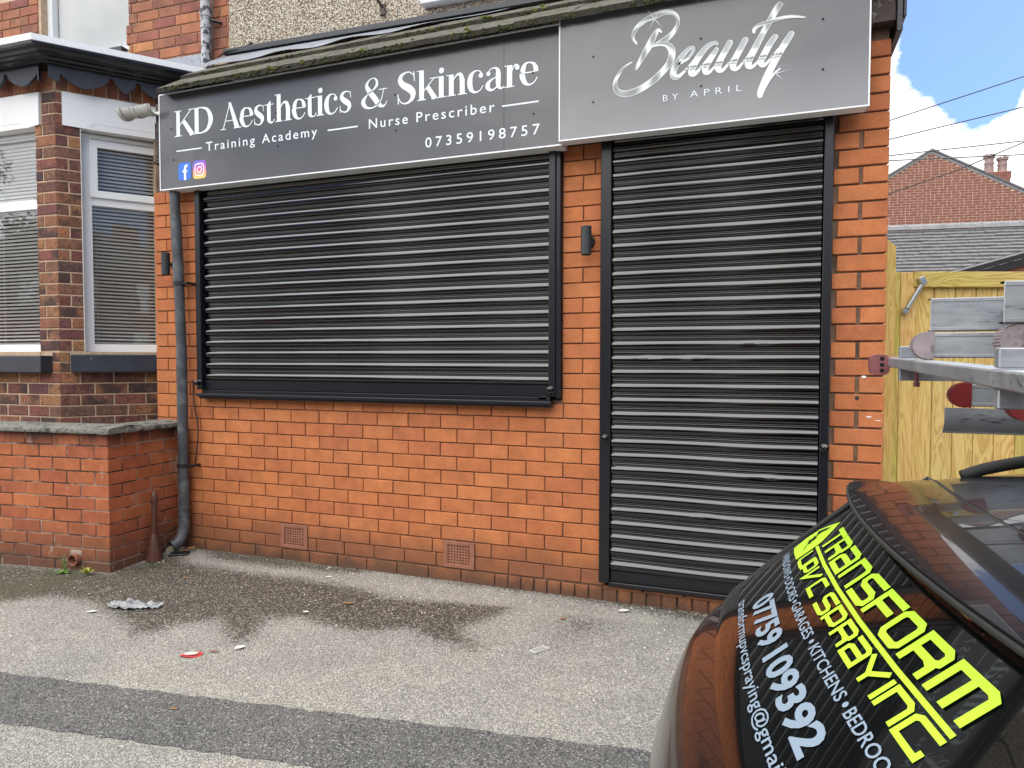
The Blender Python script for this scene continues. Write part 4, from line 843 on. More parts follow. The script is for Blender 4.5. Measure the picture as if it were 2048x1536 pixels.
# ------------------------------------------------------------------ garden wall
gw = thing('garden_wall', 'low orange brick garden wall with stone coping at the left', 'garden wall', (-3.92, -.58, 0))
GC = Vector((-3.919, -.580, 0)); GH = .0836; GZ0 = .0905; A1 = 6.7; A2 = 91.6
d1 = Vector((math.cos(rad(A1)), math.sin(rad(A1)), 0)); d2 = Vector((math.cos(rad(A2)), math.sin(rad(A2)), 0))
body = MB(Tm(GC.x, GC.y, 0, A1)); body.box(-3.2, -.006, .0045, .22, -.2, .915); body.M = Tm(GC.x, GC.y, 0, A2); body.box(.0065, .58, .0045, .21, -.2, .912); body.build('wall', M['mortar_garden'], gw)
wide = MB()
for c in range(0, 11):
    z0 = GZ0 + (c - 1) * GH + .004; z1 = GZ0 + c * GH - .004
    if c == 0: z0 = -.02
    if c == 10: z1 = .921
    par = c % 2
    # front face runs to the left from the corner
    x = -.005 if par else -.005; first = .11 if par else .2214
    L_ = first; s = 0
    while s < 1.55:
        e = s + L_ - .008
        p = GC + d1 * (-(s + e) / 2 - .0)
        put_brick(gw, p.x + R.uniform(-.0006, .0006), p.y + R.uniform(-.0015, .0015), (z0 + z1) / 2, e - s, z1 - z0, .03, 'brick_garden', rot=A1, tilt=R.uniform(-.008, .008)); s += L_; L_ = .2214 + R.uniform(-.003, .003)
    while s < 3.1:
        wide.M = Tm(GC.x, GC.y, 0, A1); wide.box(-s - .2134, -s, R.uniform(-.001, .001), .02, z0, z1, .002); s += .2214
    s = .0; L_ = .2214 if par else .11
    while s < .57:
        e = min(s + L_ - .008, .575)
        p = GC + d2 * ((s + e) / 2)
        if e - s > .02: put_brick(gw, p.x + .0, p.y, (z0 + z1) / 2, e - s, z1 - z0, .03, 'brick_garden', rot=A2, tilt=R.uniform(-.008, .008))
        s += L_; L_ = .2214
wide.build('brick', M['brick_garden'], gw, kind='stuff')
def coping(Ma, x0, x1, depth, mitre):
    m = MB(Ma); n = max(2, int((x1 - x0) / .04)); prof = [(-.038, .926), (-.042, .938), (-.036, .956), (-.02, .963), (depth * .5, .972), (depth, .962), (depth + .004, .93)]
    def fn(u, v):
        j = int(round(v * (len(prof) - 1))); y, z = prof[j]; x = x0 + u * (x1 - x0)
        if mitre == 1 and u > .999: x = x1 - y * math.tan(rad(3.5)) + .0
        return (x, y + .003 * noise.noise((x * 20, j, 0)), z + .004 * noise.noise((x * 17, j * 3, 2)))
    m.grid(fn, n, len(prof) - 1); 
    m.add([fn(0, j / (len(prof) - 1)) if 1 else 0 for j in range(len(prof))], [tuple(range(len(prof)))]); m.add([fn(1, j / (len(prof) - 1)) for j in range(len(prof))], [tuple(range(len(prof)))])
    m.build('coping_stone', M['stone'], gw, smooth=45)
for a, b in ((-1.40, -.565), (-.56, .045), (-2.3, -1.405), (-3.2, -2.305)): coping(Tm(GC.x, GC.y, 0, A1), a, b, .24, 0)
coping(Tm(GC.x, GC.y, -.0035, A2), -.040, .582, .24, 0)
# weep pipe in the garden wall
m = MB(Tm(GC.x, GC.y, 0, A1)); m.lathe([(.030, -.035), (.038, -.036), (.040, -.02), (.040, .02)], (-.262, 0, .105), 20, 'Y'); m.lathe([(.030, -.035), (.030, .03)], (-.262, 0, .105), 20, 'Y'); wp = m.build('weep_pipe', M['terracotta'], gw, smooth=50)
m = MB(Tm(GC.x, GC.y, 0, A1)); m.lathe([(0, .003), (.030, .003)], (-.262, 0, .105), 20, 'Y'); m.build('pipe_bore', M['hole'], wp)
m = MB(Tm(GC.x, GC.y, 0, A1)); m.box(-.31, -.215, -.004, .02, .125, .165, .012); m.build('mortar_collar', M['mortar_garden'], gw)

# brown vent, slab, weeds, litter
vp = thing('vent_cowl', 'brown metal conical pipe cover standing against the garden wall', 'pipe cover', (-3.895, -.285, gz(-.28)))
zb0 = gz(-.28)
m = MB(); m.lathe([(0, 0), (.054, 0), (.054, .006), (.024, .175), (.022, .180)], (-3.868, -.290, zb0), 24); m.build('cone_base', M['brown_metal'], vp, smooth=50)
m = MB(); m.tube([(-3.868, -.290, zb0 + .178), (-3.862, -.288, zb0 + .40)], .0185, 16); m.tube([(-3.867, -.290, zb0 + .180), (-3.867, -.290, zb0 + .19)], .0175, 16); m.build('pipe', M['brown_metal'], vp, smooth=50)
m = MB(); m.tube([(-3.862, -.288, zb0 + .395), (-3.862, -.288, zb0 + .425), (-3.863, -.289, zb0 + .455), (-3.866, -.290, zb0 + .468)], [.022, .022, .019, .007], 16); m.tube([(-3.860, -.300, zb0 + .405), (-3.858, -.312, zb0 + .40)], .0135, 14); m.build('cap', M['brown_metal'], vp, smooth=50)
m = MB(); m.tube(spline([(-3.86, -.27, zb0 + .145), (-3.855, -.21, zb0 + .155), (-3.86, -.15, zb0 + .17), (-3.86, -.10, zb0 + .20), (-3.865, -.06, zb0 + .21)], 5), .004, 8); tag(m.build('cable', M['wire'], smooth=True), 'short black cable from the brown pipe cover to the downpipe', 'cable')
m = MB(Tm(-3.80, -.145, gz(-.14), 32)); m.box(-.065, .065, -.04, .04, .0, .012, .003); tag(m.build('plastic_slab', M['black_plastic']), 'small flat black plastic slab on the ground beside the brown pipe cover', 'slab')
def leaf(mb, x, y, z, s, rz, curl=.4, asp=.5):
    n = 5; c_, s_ = math.cos(rz), math.sin(rz); v = []
    for i in range(n):
        t = i / (n - 1); w_ = s * asp * math.sin(math.pi * min(.96, t * .92 + .06)); l = (t - .5) * 2 * s; h = .003 + curl * s * (t - .4) ** 2
        for q in (-1, 0, 1): X_, Y_ = l, q * w_; v.append((x + X_ * c_ - Y_ * s_, y + X_ * s_ + Y_ * c_, z + h + abs(q) * w_ * curl * .8))
    mb.add(v, [(i * 3 + j, i * 3 + j + 1, (i + 1) * 3 + j + 1, (i + 1) * 3 + j) for i in range(n - 1) for j in range(2)])
def litter(name, label, cat, x, y, s, rz, matk, **kw):
    m = MB(); leaf(m, x, y, gz(y) + .002, s, rz, **kw); return tag(m.build(name, M[matk]), label, cat)
m = MB(); 
for i in range(9): leaf(m, -3.80 + R.gauss(0, .045), -.06 + R.gauss(0, .02), gz(-.06) + R.uniform(.0, .02), R.uniform(.012, .024), R.uniform(0, 6), 1.1)
tag(m.build('leaf_pile', M['leaf_brown']), 'small pile of dead brown leaves at the foot of the downpipe', 'leaves')
m = MB(Tm(-3.868, -.12, gz(-.12), 70)); m.prism([(-.07, 0), (.055, 0), (.06, .02), (.03, .045), (-.01, .055), (-.05, .04)], -.012, .012, 'Y'); tag(m.build('stone_chunk', simple('pale_stone', (.46, .40, .27), .9, nscale=20, namp=.3, bump=.6)), 'pale broken stone leaning behind the brown pipe cover', 'stone')
# crumpled plastic bag
m = MB()
def bagf(u, v):
    a, b = (u - .5) * .30, (v - .5) * .09 * (1.1 - abs(u - .45)); n_ = noise.noise((u * 5, v * 4, 1)); n2_ = noise.noise((u * 9, v * 7, 7)); c_, s_ = math.cos(.28), math.sin(.28)
    X_ = a + n2_ * .012; Y_ = b + n_ * .02; return (-3.28 + X_ * c_ - Y_ * s_, -.945 + X_ * s_ + Y_ * c_, gz(-.94) + .006 + abs(n_) * .035 + abs(n2_) * .018)
m.grid(bagf, 50, 26); tag(m.build('plastic_bag', simple('dirty_plastic', (.30, .31, .32), .35, nscale=18, namp=.3), smooth=40), 'crumpled grey-white plastic bag on the pavement at the edge of the damp patch', 'litter')
litter('litter_scrap', 'small white scrap just left of the crumpled bag', 'litter', -3.44, -1.08, .028, .5, 'paper_white')
litter('litter_scrap', 'thin white sliver between the small scrap and the crumpled bag', 'litter', -3.36, -1.10, .013, .9, 'paper_white', asp=.25)
m = MB(); rzv = .45
cx_, cy_ = -2.52, -1.29
m.add([(cx_ + .052 * math.cos(t) * math.cos(rzv) - .03 * math.sin(t) * math.sin(rzv), cy_ + .052 * math.cos(t) * math.sin(rzv) + .03 * math.sin(t) * math.cos(rzv), gz(cy_) + .004 + .004 * math.sin(2 * t)) for t in [k_ * math.pi / 8 for k_ in range(16)]] + [(cx_, cy_, gz(cy_) + .007)], [(i, (i + 1) % 16, 16) for i in range(16)])
lw = m.build('wrapper', M['litter_red']); tag(lw, 'flattened red and cream wrapper on the open pavement', 'litter')
m = MB(); m.add([(cx_ + .034 * math.cos(t) * math.cos(rzv) - .017 * math.sin(t) * math.sin(rzv), cy_ + .034 * math.cos(t) * math.sin(rzv) + .017 * math.sin(t) * math.cos(rzv), gz(cy_) + .0105) for t in [k_ * math.pi / 6 for k_ in range(12)]], [tuple(range(12))]); m.build('wrapper_centre', M['cream_trim'], lw)
litter('litter_scrap', 'dull dark red scrap just right of the red wrapper', 'litter', -2.44, -1.23, .022, .3, 'terracotta', asp=.4)
litter('litter_scrap', 'crumpled lilac and white scrap below the lobe of the damp patch', 'litter', -2.35, -1.16, .026, 1.0, 'paper_white', asp=.8)
m = MB(Tm(-.99, -.70, gz(-.7) + .003, 60)); m.box(-.045, .045, -.022, .022, 0, .0015); rc = m.build('receipt', M['paper_white']); tag(rc, 'small striped white paper slip lying alone in front of the door side', 'litter')
m = MB(Tm(-.99, -.70, gz(-.7) + .0052, 60)); 
for i in range(3): m.box(-.036, .036, -.015 + i * .012, -.011 + i * .012, 0, .0003)
m.build('printed_stripe', M['lamp_grey'], rc)
litter('litter_scrap', 'pale round scrap in the middle of the damp patch', 'litter', -2.32, -.70, .018, .2, 'paper_white', asp=.7)
litter('dead_leaf', 'curled tan leaf near the right part of the damp patch', 'leaf', -2.17, -.52, .035, .2, 'leaf_brown', asp=.35)
litter('dead_leaf', 'tiny orange brown leaf on the dark repair strip', 'leaf', -2.21, -1.68, .018, .3, 'leaf_brown', asp=.4)
litter('dead_leaf', 'small brown leaf on the stain near the door', 'leaf', -.98, -.33, .022, .9, 'leaf_brown')
litter('dead_leaf', 'ochre leaf in the damp patch right of the garden wall corner', 'leaf', -3.37, -.50, .022, .0, 'leaf_brown', asp=.5)
litter('litter_scrap', 'bluish white fragment near the first air brick', 'litter', -2.53, -.20, .024, .1, 'paper_white')
litter('litter_scrap', 'pale crumpled scrap close to the door threshold', 'litter', -.70, -.13, .03, .5, 'cream_trim', asp=.7)
m = MB()
rr = random.Random(5)
for i in range(420):
    x = rr.uniform(-4.5, .3); y = -abs(rr.gauss(0, .5)) - .03
    if rr.random() < .3: y = rr.uniform(-2.0, -.3)
    s = rr.uniform(.002, .0055); z = gz(y) + s * .3
    bm = bmesh.new(); bmesh.ops.create_icosphere(bm, subdivisions=1, radius=s); bm.verts.index_update(); m.add([Vector((x, y, z)) + Vector((q.co.x * rr.uniform(.6, 1.5), q.co.y * rr.uniform(.6, 1.5), q.co.z * .6)) for q in bm.verts], [[q.index for q in f.verts] for f in bm.faces]); bm.free()
m.build('grit', M['cream_trim'], kind='stuff')
def weed(x, y, label, key, n, hgt, tall=False):
    t = thing('weed', label, 'weed', (x, y, gz(y))); rr = random.Random(n)
    if tall:
        m = MB(); m.tube([(x, y, gz(y)), (x + .006, y + .004, gz(y) + .10)], [.002, .0012], 6); m.build('stem', M[key], t)
        for i in range(12):
            m = MB(); a = i * 2.4; z = gz(y) + .02 + i * .008; l = .020 * (1 - i / 20); m.M = Matrix.Translation((x + .003, y, z)) @ Matrix.Rotation(a, 4, 'Z') @ Matrix.Rotation(-.5, 4, 'Y'); leaf(m, l, 0, 0, l, 0, .5, .4); m.build('leaf', M[key], t)
    for i in range(n):
        m = MB(); a = i * 6.283 / n + rr.uniform(-.3, .3); l = hgt * rr.uniform(.7, 1.1); el = rr.uniform(.15, .35) if tall else rr.uniform(.5, 1.25); m.M = Matrix.Translation((x, y, gz(y) + .004)) @ Matrix.Rotation(a, 4, 'Z') @ Matrix.Rotation(-el, 4, 'Y'); leaf(m, l, 0, 0, l, 0, -.5, .22 if not tall else .35); m.build('leaf', M[key], t)
weed(-4.21, -.675, 'green weed with a tall toothed stem left of the weep pipe in the garden wall', 'weed', 8, .030, True)
weed(-4.03, -.655, 'yellow-green weed tuft by the garden wall, right of the weep pipe', 'weed_yellow', 16, .030)

# ------------------------------------------------------------------ neighbouring house with bay
HP = (-4.715, -.303); PHF, PHC = 2.5, 52
house = thing('neighbour_house', 'mottled red brick terraced house with a canted bay window', 'house', (HP[0], HP[1], 0))
MF = Tm(HP[0], HP[1], 0, PHF); MC = Tm(HP[0], HP[1], 0, PHC)
def loc(Ma, s, off, z): return Ma @ Vector((s, off, z))
def hb(Ma, rot, s0, s1, z0, z1, key='brick_house', off=0):
    p = loc(Ma, (s0 + s1) / 2, off, (z0 + z1) / 2); put_brick(house, p.x, p.y, p.z, s1 - s0, z1 - z0, .04, key, rot=rot, tilt=R.uniform(-.008, .008), chip=.004)
hw = MB(MF); y0_ = .005
hw.box(-.19, -.006, y0_, .2, 1.45, 3.30); hw.box(-2.2, -.006, y0_, .2, .2, 1.45)
hw.M = MC; hw.box(.004, .150, y0_, .2, 1.45, 3.30); hw.box(.004, 1.5, y0_, .2, .2, 1.45); hw.box(.62, 1.5, y0_, .2, 1.45, 3.3)
hw.M = MF; hw.box(-2.2, -.006, y0_, .2, 3.29, 3.50); hw.M = MC; hw.box(.004, 1.5, y0_, .2, 3.29, 3.50)
hw.build('bay_wall', M['mortar_light'], house)
HCH = .0805
for i in range(20):      # pier from window head to sill: each course turns the corner
    z0 = 1.455 + i * HCH + .005; z1 = z0 + HCH - .010
    if z1 > 3.068: break
    if i % 2: hb(MF, PHF, -.193, -.130, z0, z1); hb(MF, PHF, -.120, -.002, z0, z1); hb(MC, PHC, .002, .152, z0, z1)
    else: hb(MF, PHF, -.190, -.002, z0, z1); hb(MC, PHC, .002, .070, z0, z1); hb(MC, PHC, .080, .152, z0, z1)
for i in range(3):
    z0 = 3.055 + i * .077; hb(MF, PHF, -.128, -.064 if i % 2 else -.003, z0 + .004, z0 + .072); hb(MC, PHC, .003, .04, z0 + .004, z0 + .072)
    if i % 2: hb(MF, PHF, -.058, -.003, z0 + .004, z0 + .072)
# soldier course above the lintels
for i in range(9): hb(MF, PHF, -.01 - (i + 1) * .077, -.017 - i * .077, 3.30, 3.46, 'brick_upper')
for i in range(12): hb(MC, PHC, .01 + i * .077 if i > 2 else .01 + i * .077, .078 + i * .077, 3.30, 3.46, 'brick_upper')
# apron under the sills
for i in range(9):
    z1 = 1.300 - i * HCH; z0 = z1 - HCH + .009
    s = 0 if i % 2 else -.11
    x = -.002
    first = True
    if i < 2 and False: pass
    k_ = -.11 if i % 2 else -.002
    a = -.004 - (.11 if i % 2 else .2); hb(MF, PHF, a, -.003, z0, z1)
    q = a
    while q > -1.3: hb(MF, PHF, q - .2 - .0, q - .009, z0, z1); q -= .209
    b = .004 + (.2 if i % 2 else .11); hb(MC, PHC, .003, b, z0, z1); q = b
    while q < .66: hb(MC, PHC, q + .009, q + .209, z0, z1); q += .209
for i in range(2):
    z0 = 1.307 + i * .074; hb(MF, PHF, -.075, -.003, z0, z0 + .066); hb(MC, PHC, .003, .058, z0, z0 + .066)
# lintels, sills
m = MB(MF); m.prism([(-2.0, 3.287), (-.139, 3.287), (-.139, 3.062), (-.262, 3.046), (-.296, 3.088), (-2.0, 3.088)], -.012, .10); m.prism([(-2.0, 3.094), (-.285, 3.094), (-.262, 3.05), (-2.0, 3.05)], -.010, .10); m.build('lintel', M['white_paint'], house)
m = MB(MC); m.prism([(.044, 3.287), (1.3, 3.287), (1.3, 3.098), (.232, 3.090), (.198, 3.05), (.044, 3.052)], -.012, .10); m.prism([(.22, 3.096), (1.3, 3.096), (1.3, 3.055), (.198, 3.048)], -.010, .10); m.build('lintel', M['white_paint'], house)
m = MB(MF); m.box(-2.0, -.078, -.085, .10, 1.302, 1.424, .008); m.build('sill', M['slate_paint'], house)
m = MB(MC); m.box(.063, 1.2, -.075, .10, 1.305, 1.432, .008); m.build('sill', M['slate_paint'], house)
m = MB(MF); m.box(-2.0, -.19, .0, .12, 1.425, 1.452); m.build('sill_mortar', M['mortar_light'], house); m = MB(MC); m.box(.15, 1.2, .0, .12, 1.433, 1.452); m.build('sill_mortar', M['mortar_light'], house)
# windows
def window(Ma, x0, x1, z0, z1, zt, fr, cas, parent=house, vent=True, blind_pitch=.0268, bx0=None, bx1=None, yb=.08, top_frame=True, lo=.062, blind_h=.0125, upper=False, gk='glass'):
    w_ = thing_part = MB(Ma)
    yf = yb; W2 = fr
    w_.box(x0, x1, yf, yf + .06, z0, z0 + lo, .004); w_.box(x0, x1, yf, yf + .06, z1 - W2, z1, .004); w_.box(x0, x0 + W2, yf + .0006, yf + .06, z0 + lo - .002, z1 - W2 + .002, .004); w_.box(x1 - W2, x1, yf + .0006, yf + .06, z0 + lo - .002, z1 - W2 + .002, .004)
    w_.box(x0 + W2 - .002, x1 - W2 + .002, yf + .001, yf + .06, zt - .034, zt + .034, .004)
    o = w_.build('window', M['white_upvc'], parent)
    if cas:
        c = MB(Ma); a, b = x0 + W2 - .012, x1 - W2 + .012; c0, c1 = zt + .022, z1 - W2 + .014
        c.box(a, b, yf - .018, yf, c0, c0 + .052, .005); c.box(a, b, yf - .018, yf, c1 - .052, c1, .005); c.box(a, a + .052, yf - .0176, yf, c0 + .05, c1 - .05, .005); c.box(b - .052, b, yf - .0176, yf, c0 + .05, c1 - .05, .005); c.build('casement', M['white_upvc'], o)
    g = MB(Ma); g.box(x0 + W2, x1 - W2, yf + .024, yf + .028, z0 + lo, zt - .034); g.box(x0 + W2, x1 - W2, yf + .024, yf + .028, zt + .034, z1 - W2); g.build('pane', M[gk], o)
    if vent: 
        v = MB(Ma); a, b = (x0 + .05, x1 - .03) ; v.box(a, b, yf - .014, yf + .001, z1 - .035, z1 - .012, .004); v.build('trickle_vent', M['white_upvc'], o)
    z = z0 + lo - .02; sm_ = None; i = 0
    while z < z1 - W2 + .02:
        s = MB(Ma); xa, xb_ = x0 + W2 - .02, x1 - W2 + .02; n = 8; sag = .004
        s.grid(lambda u, v: (xa + u * (xb_ - xa), yf + .066 + v * .016, z + blind_h * (1 - v) + .002 * math.sin(v * math.pi) - sag * math.sin(u * math.pi) * (1 if z < 2.4 else 0)), n, 3); s.build('blind_slat', M['blind'], o, smooth=True); z += blind_pitch
    c = MB(Ma)
    for q in (x0 + W2 + .02, (x0 + x1) / 2 + .08): c.box(q, q + .0016, yf + .068, yf + .0692, z0 + .05, z1 - .05)
    c.build('blind_cord', M['blind'], o)
    if upper: r = MB(Ma); r.box(x0 - .1, x1 + .1, yf + .5, yf + .51, z0 - .2, z1 + .1); r.build('room_backing', M['room'], o)
    return o
window(MF, -1.45, -.192, 1.452, 3.05, 2.53, .050, False, lo=.055)
window(MC, .153, .98, 1.452, 3.044, 2.560, .060, True, lo=.058)
rm = MB(); q_ = [MF @ Vector((-2.0, .12, 0)), MF @ Vector((-.05, .12, 0)), MC @ Vector((.05, .12, 0)), MC @ Vector((1.4, .12, 0)), MC @ Vector((1.4, .7, 0)), MF @ Vector((-.5, 1.1, 0)), MF @ Vector((-2.0, 1.1, 0))]
for zz_ in (1.44, 3.09): rm.add([(q.x, q.y, zz_) for q in q_], [tuple(range(7))])
for i in (3, 4, 5, 6): a, b = q_[i], q_[(i + 1) % 7]; rm.add([(a.x, a.y, 1.44), (b.x, b.y, 1.44), (b.x, b.y, 3.09), (a.x, a.y, 3.09)], [(0, 1, 2, 3)])
rm.build('bay_room', M['room'], house)
m = MB(MC); m.box(.148, .154, .0, .14, 1.44, 3.05); m.box(.150, .1535, .06, .09, 1.44, 3.05); m.build('mastic_bead', M['cream_trim'], house)
# bay cornice, capping, scalloped valance
def miter_strip(prof, nm, mat, smooth=False, xl=-2.1, xr=1.35):
    """extrude a profile (offset outwards, z) along both faces of the bay with a true mitre at the corner"""
    aF = rad(PHF); aC = rad(PHC); half_ = (aC - aF) / 2
    m = MB(); dF = Vector((math.cos(aF), math.sin(aF), 0)); dC = Vector((math.cos(aC), math.sin(aC), 0)); nF = Vector((math.sin(aF), -math.cos(aF), 0)); nC = Vector((math.sin(aC), -math.cos(aC), 0)); P0 = Vector((HP[0], HP[1], 0))
    mit = (nF + nC).normalized() / math.cos(half_)
    rows = []
    for o_, z in prof: rows.append([P0 + dF * xl + nF * o_ + Vector((0, 0, z)), P0 + mit * o_ + Vector((0, 0, z)), P0 + dC * xr + nC * o_ + Vector((0, 0, z))])
    n = len(prof); v = [q for r_ in rows for q in r_]; f = []
    for j in range(n): j2 = (j + 1) % n; f += [(j * 3, j * 3 + 1, j2 * 3 + 1, j2 * 3), (j * 3 + 1, j * 3 + 2, j2 * 3 + 2, j2 * 3 + 1)]
    m.add(v, f); m.build(nm, mat, house, smooth=smooth)
miter_strip([(.245, 3.518), (.245, 3.560), (-.60, 3.575), (-.60, 3.50), (.20, 3.505)], 'roof_capping', M['white_upvc'])
miter_strip([(.238, 3.516), (.236, 3.500), (.215, 3.496), (.205, 3.482), (.180, 3.474), (.176, 3.464), (.150, 3.458), (.143, 3.446), (.116, 3.440), (.112, 3.432), (-.02, 3.432), (-.02, 3.516)], 'cornice', M['black_wood'])
def valance(Ma, s0, s1, flip=False):
    # repeating scalloped fringe: big scallop, notch, small pointed drop, notch
    pts = []; n = 400
    for i in range(n + 1):
        s = s0 + (s1 - s0) * i / n; q = ((s - .04) % .60) if not flip else ((-s - .04) % .60)
        if q < .29: z = 3.385 - .078 * math.sin(math.pi * q / .29) ** .8
        elif q < .325: z = 3.402 + .008 * math.sin((q - .29) / .035 * math.pi)
        elif q < .46: u = (q - .325) / .135; z = 3.385 - .068 * (1 - abs(2 * u - 1)) ** .8
        elif q < .495: z = 3.402 + .008 * math.sin((q - .46) / .035 * math.pi)
        else: z = 3.385 - .06 * math.sin(math.pi * min(1, (q - .495) / .21)) ** .8
        pts.append((s, z))
    m = MB(Ma); top = 3.565; v = []
    for s, z in pts: v += [(s, -.088, z), (s, -.088, top - .13), (s, -.066, z), (s, -.066, top - .13)]
    f = []
    for i in range(len(pts) - 1): a = i * 4; b = a + 4; f += [(a, b, b + 1, a + 1), (a + 2, a + 3, b + 3, b + 2), (a, a + 2, b + 2, b)]
    m.add(v, f); return m
valance(MF, -2.0, -.030, True).build('valance', M['slate_paint'], house)
valance(MC, -.030, 1.2).build('valance', M['slate_paint'], house)
# upper storey wall
HU = Tm(-4.6, .62, 0, 2.5)
uw = MB(HU); uw.box(-.45, .575, .009, .3, 3.4, 5.2); uw.box(-3.0, -1.46, .009, .3, 3.4, 5.2); uw.box(-1.46, -.45, .009, .3, 3.2, 4.0); uw.box(-1.46, -.45, .009, .3, 4.95, 5.2); uw.build('upper_wall', M['mortar_light'], house)
def ub(s0, s1, z0, z1, key='brick_upper'):
    p = loc(HU, (s0 + s1) / 2, 0, (z0 + z1) / 2); put_brick(house, p.x, p.y, p.z, s1 - s0, z1 - z0, .04, key, rot=2.5, tilt=R.uniform(-.006, .006), chip=.004)
for i in range(17):
    z0 = 3.795 + i * .0825 + .004; z1 = z0 + .0745
    if z0 > 4.62: break
    xs_ = [-.49 + (.04 if i % 2 else .15)]
    xs_ = [-.490 if z0 > 4.02 and z0 < 4.2 else -.462] + [(-.36 if i % 2 else -.46 + .04) + k_ * .226 for k_ in range(6)]
    xs_ = sorted(x for x in xs_ if x < .56) + [.576]
    for a, b in zip(xs_, xs_[1:]):
        if b - a > .02: ub(a + .004, b - .004, z0, z1)
    xs_ = [-1.485] + [(-1.60 if i % 2 else -1.70) - k_ * .226 for k_ in range(5)]
    if z0 > 4.0:
        for a, b in zip(xs_, xs_[1:]): ub(b + .004, a - .004, z0, z1)
window(HU, -1.462, -.470, 4.02, 5.0, 4.90, .055, False, vent=False, blind_pitch=.025, yb=.07, lo=.045, blind_h=.0262, upper=True, gk='glass_plain')
m = MB(HU); m.box(-1.55, -.487, -.05, .10, 3.955, 4.018, .006); m.build('sill', M['slate_paint'], house)
m = MB(HU); m.box(-1.0, .335, -.012, .012, 3.66, 3.862, .003); m.build('lead_upstand', M['lead'], house)
m = MB(); m.add([(-6.8, -.55, 3.575), (-4.75, -.48, 3.575), (-3.9, .6, 3.60), (-4.6, .63, 3.66), (-6.8, .5, 3.66)], [(0, 1, 2, 3, 4)]); m.build('bay_roof', M['lead'], house)
op = thing('old_downpipe', 'old downpipe with flaking pale paint at the corner of the pebbledash', 'drainpipe', (-4.2, .55, 3.7))
p0 = HU @ Vector((.398, -.065, 3.70)); p1 = HU @ Vector((.393, -.065, 5.2)); m = MB(); m.tube([p0, p1], .037, 18); m.build('pipe', M['pipe_old'], op, smooth=40)
for zc, s in ((4.135, .05), (4.02, .012)):
    q = HU @ Vector((.397, -.065, zc)); m = MB(); m.lathe([(.037, -s / 2), (.043, -s / 2), (.043, s / 2), (.037, s / 2)], q, 18); 
    m.build('collar', M['pipe_old'], op, smooth=40)
q = HU @ Vector((.45, -.03, 4.08)); m = MB(); m.tube([HU @ Vector((.42, -.06, 4.085)), HU @ Vector((.50, -.01, 4.075))], .012, 8); m.build('pipe_bracket', M['black_wood'], op)
m = MB(); m.tube([HU @ Vector((.445, -.05, 5.2)), HU @ Vector((.452, -.05, 4.3)), HU @ Vector((.44, -.04, 3.72))], .006, 8); tag(m.build('cable', M['pipe'], smooth=True), 'grey cable running down beside the old flaking downpipe', 'cable')
# pebbledashed house above the shop
pd = thing('pebbledash_house', 'upper wall of a pebbledashed house above the shop roof', 'house', (-2, .75, 3.8))
m = MB(HU); m.box(.578, 4.98, -.016, .3, 3.3, 5.4, .004); m.build('dashed_wall', M['dash'], pd)
m = MB(HU); m.box(2.278, 4.2, -.09, .0, 3.905, 3.985, .006); m.build('window_sill', M['white_paint'], pd)
m = MB(HU); m.box(2.36, 4.1, -.02, -.017, 4.05, 5.0); m.build('upper_window', M['room'], pd)
m = MB(HU); m.box(1.925, 1.965, -.032, -.017, 3.905, 3.985, .003); m.tube([HU @ Vector((0, 0, 0))] and [(1.945, -.03, 3.965), (1.93, -.08, 4.0), (1.86, -.22, 4.03), (1.80, -.3, 4.06)], .010, 8); m.build('iron_bracket', M['timber_dark'], pd)
m = MB(); m.tube(spline([HU @ Vector((.50, -.05, 3.79)), HU @ Vector((.58, -.06, 3.815)), HU @ Vector((.70, -.05, 3.825)), HU @ Vector((.765, -.03, 3.855)), HU @ Vector((.80, -.02, 3.875))], 6), .006, 8); tag(m.build('cable', M['wire'], smooth=True), 'black cable stub sticking out of the pebbledash above the roof corner', 'cable')

# ------------------------------------------------------------------ gate and things behind
GM = Tm(.55, .17, 0, 20.5)
gpost = thing('gate_post', 'tall pale timber gate post beside the right end of the shop', 'post', (.57, .2, 0))
m = MB(GM); m.prism([(-.045, -.1), (.0505, -.1), (.0505, 1.970), (.0, 2.012), (-.045, 2.012)], -.012, .08); m.build('post_board', M['timber'], gpost)
m = MB(GM); m.box(.0535, .0845, .002, .08, -.1, 1.845, .003); m.build('stop_batten', M['timber'], gpost)
gate = thing('timber_gate', 'new pressure treated timber gate of vertical boards right of the shop', 'gate', (1.1, .4, 0))
m = MB(GM); m.box(.088, .160, .004, .05, -.03, 1.842, .003); m.build('stile', M['timber'], gate)
m = MB(GM); m.box(.150, 1.55, -.004, .046, 1.768, 1.846, .004); m.build('top_rail', M['timber_rail'], gate)
bx = .162; 
for i in range(13):
    b = bx + .1075; mm_ = MB(GM); mm_.box(bx, b - .0035, .022, .042, -.02, 1.770, .004); mm_.box(b - .012, b + .003, .034, .044, -.02, 1.770); mm_.build('board', M['timber'], gate); bx = b
sp = thing('gate_spring', 'galvanised coil spring closer screwed to the top corner of the gate', 'gate closer', (.67, .2, 1.75))
a0 = Vector((.100, -.022, 1.648)); b0 = Vector((.183, -.022, 1.790)); ax = (b0 - a0).normalized(); ux = Vector((0, 1, 0)); vx = ax.cross(ux)
pts = []; T_n = 22
for i in range(T_n * 8 + 1): t = i / (T_n * 8); a = t * T_n * 2 * math.pi; pts.append(a0 + (b0 - a0) * (.08 + .80 * t) + ux * math.cos(a) * .0095 + vx * math.sin(a) * .0095)
m = MB(GM); m.tube(pts, .0030, 6); m.build('coil', M['zinc'], sp, smooth=True)
m = MB(GM); m.tube([a0, b0], .004, 8); m.build('rod', M['zinc'], sp)
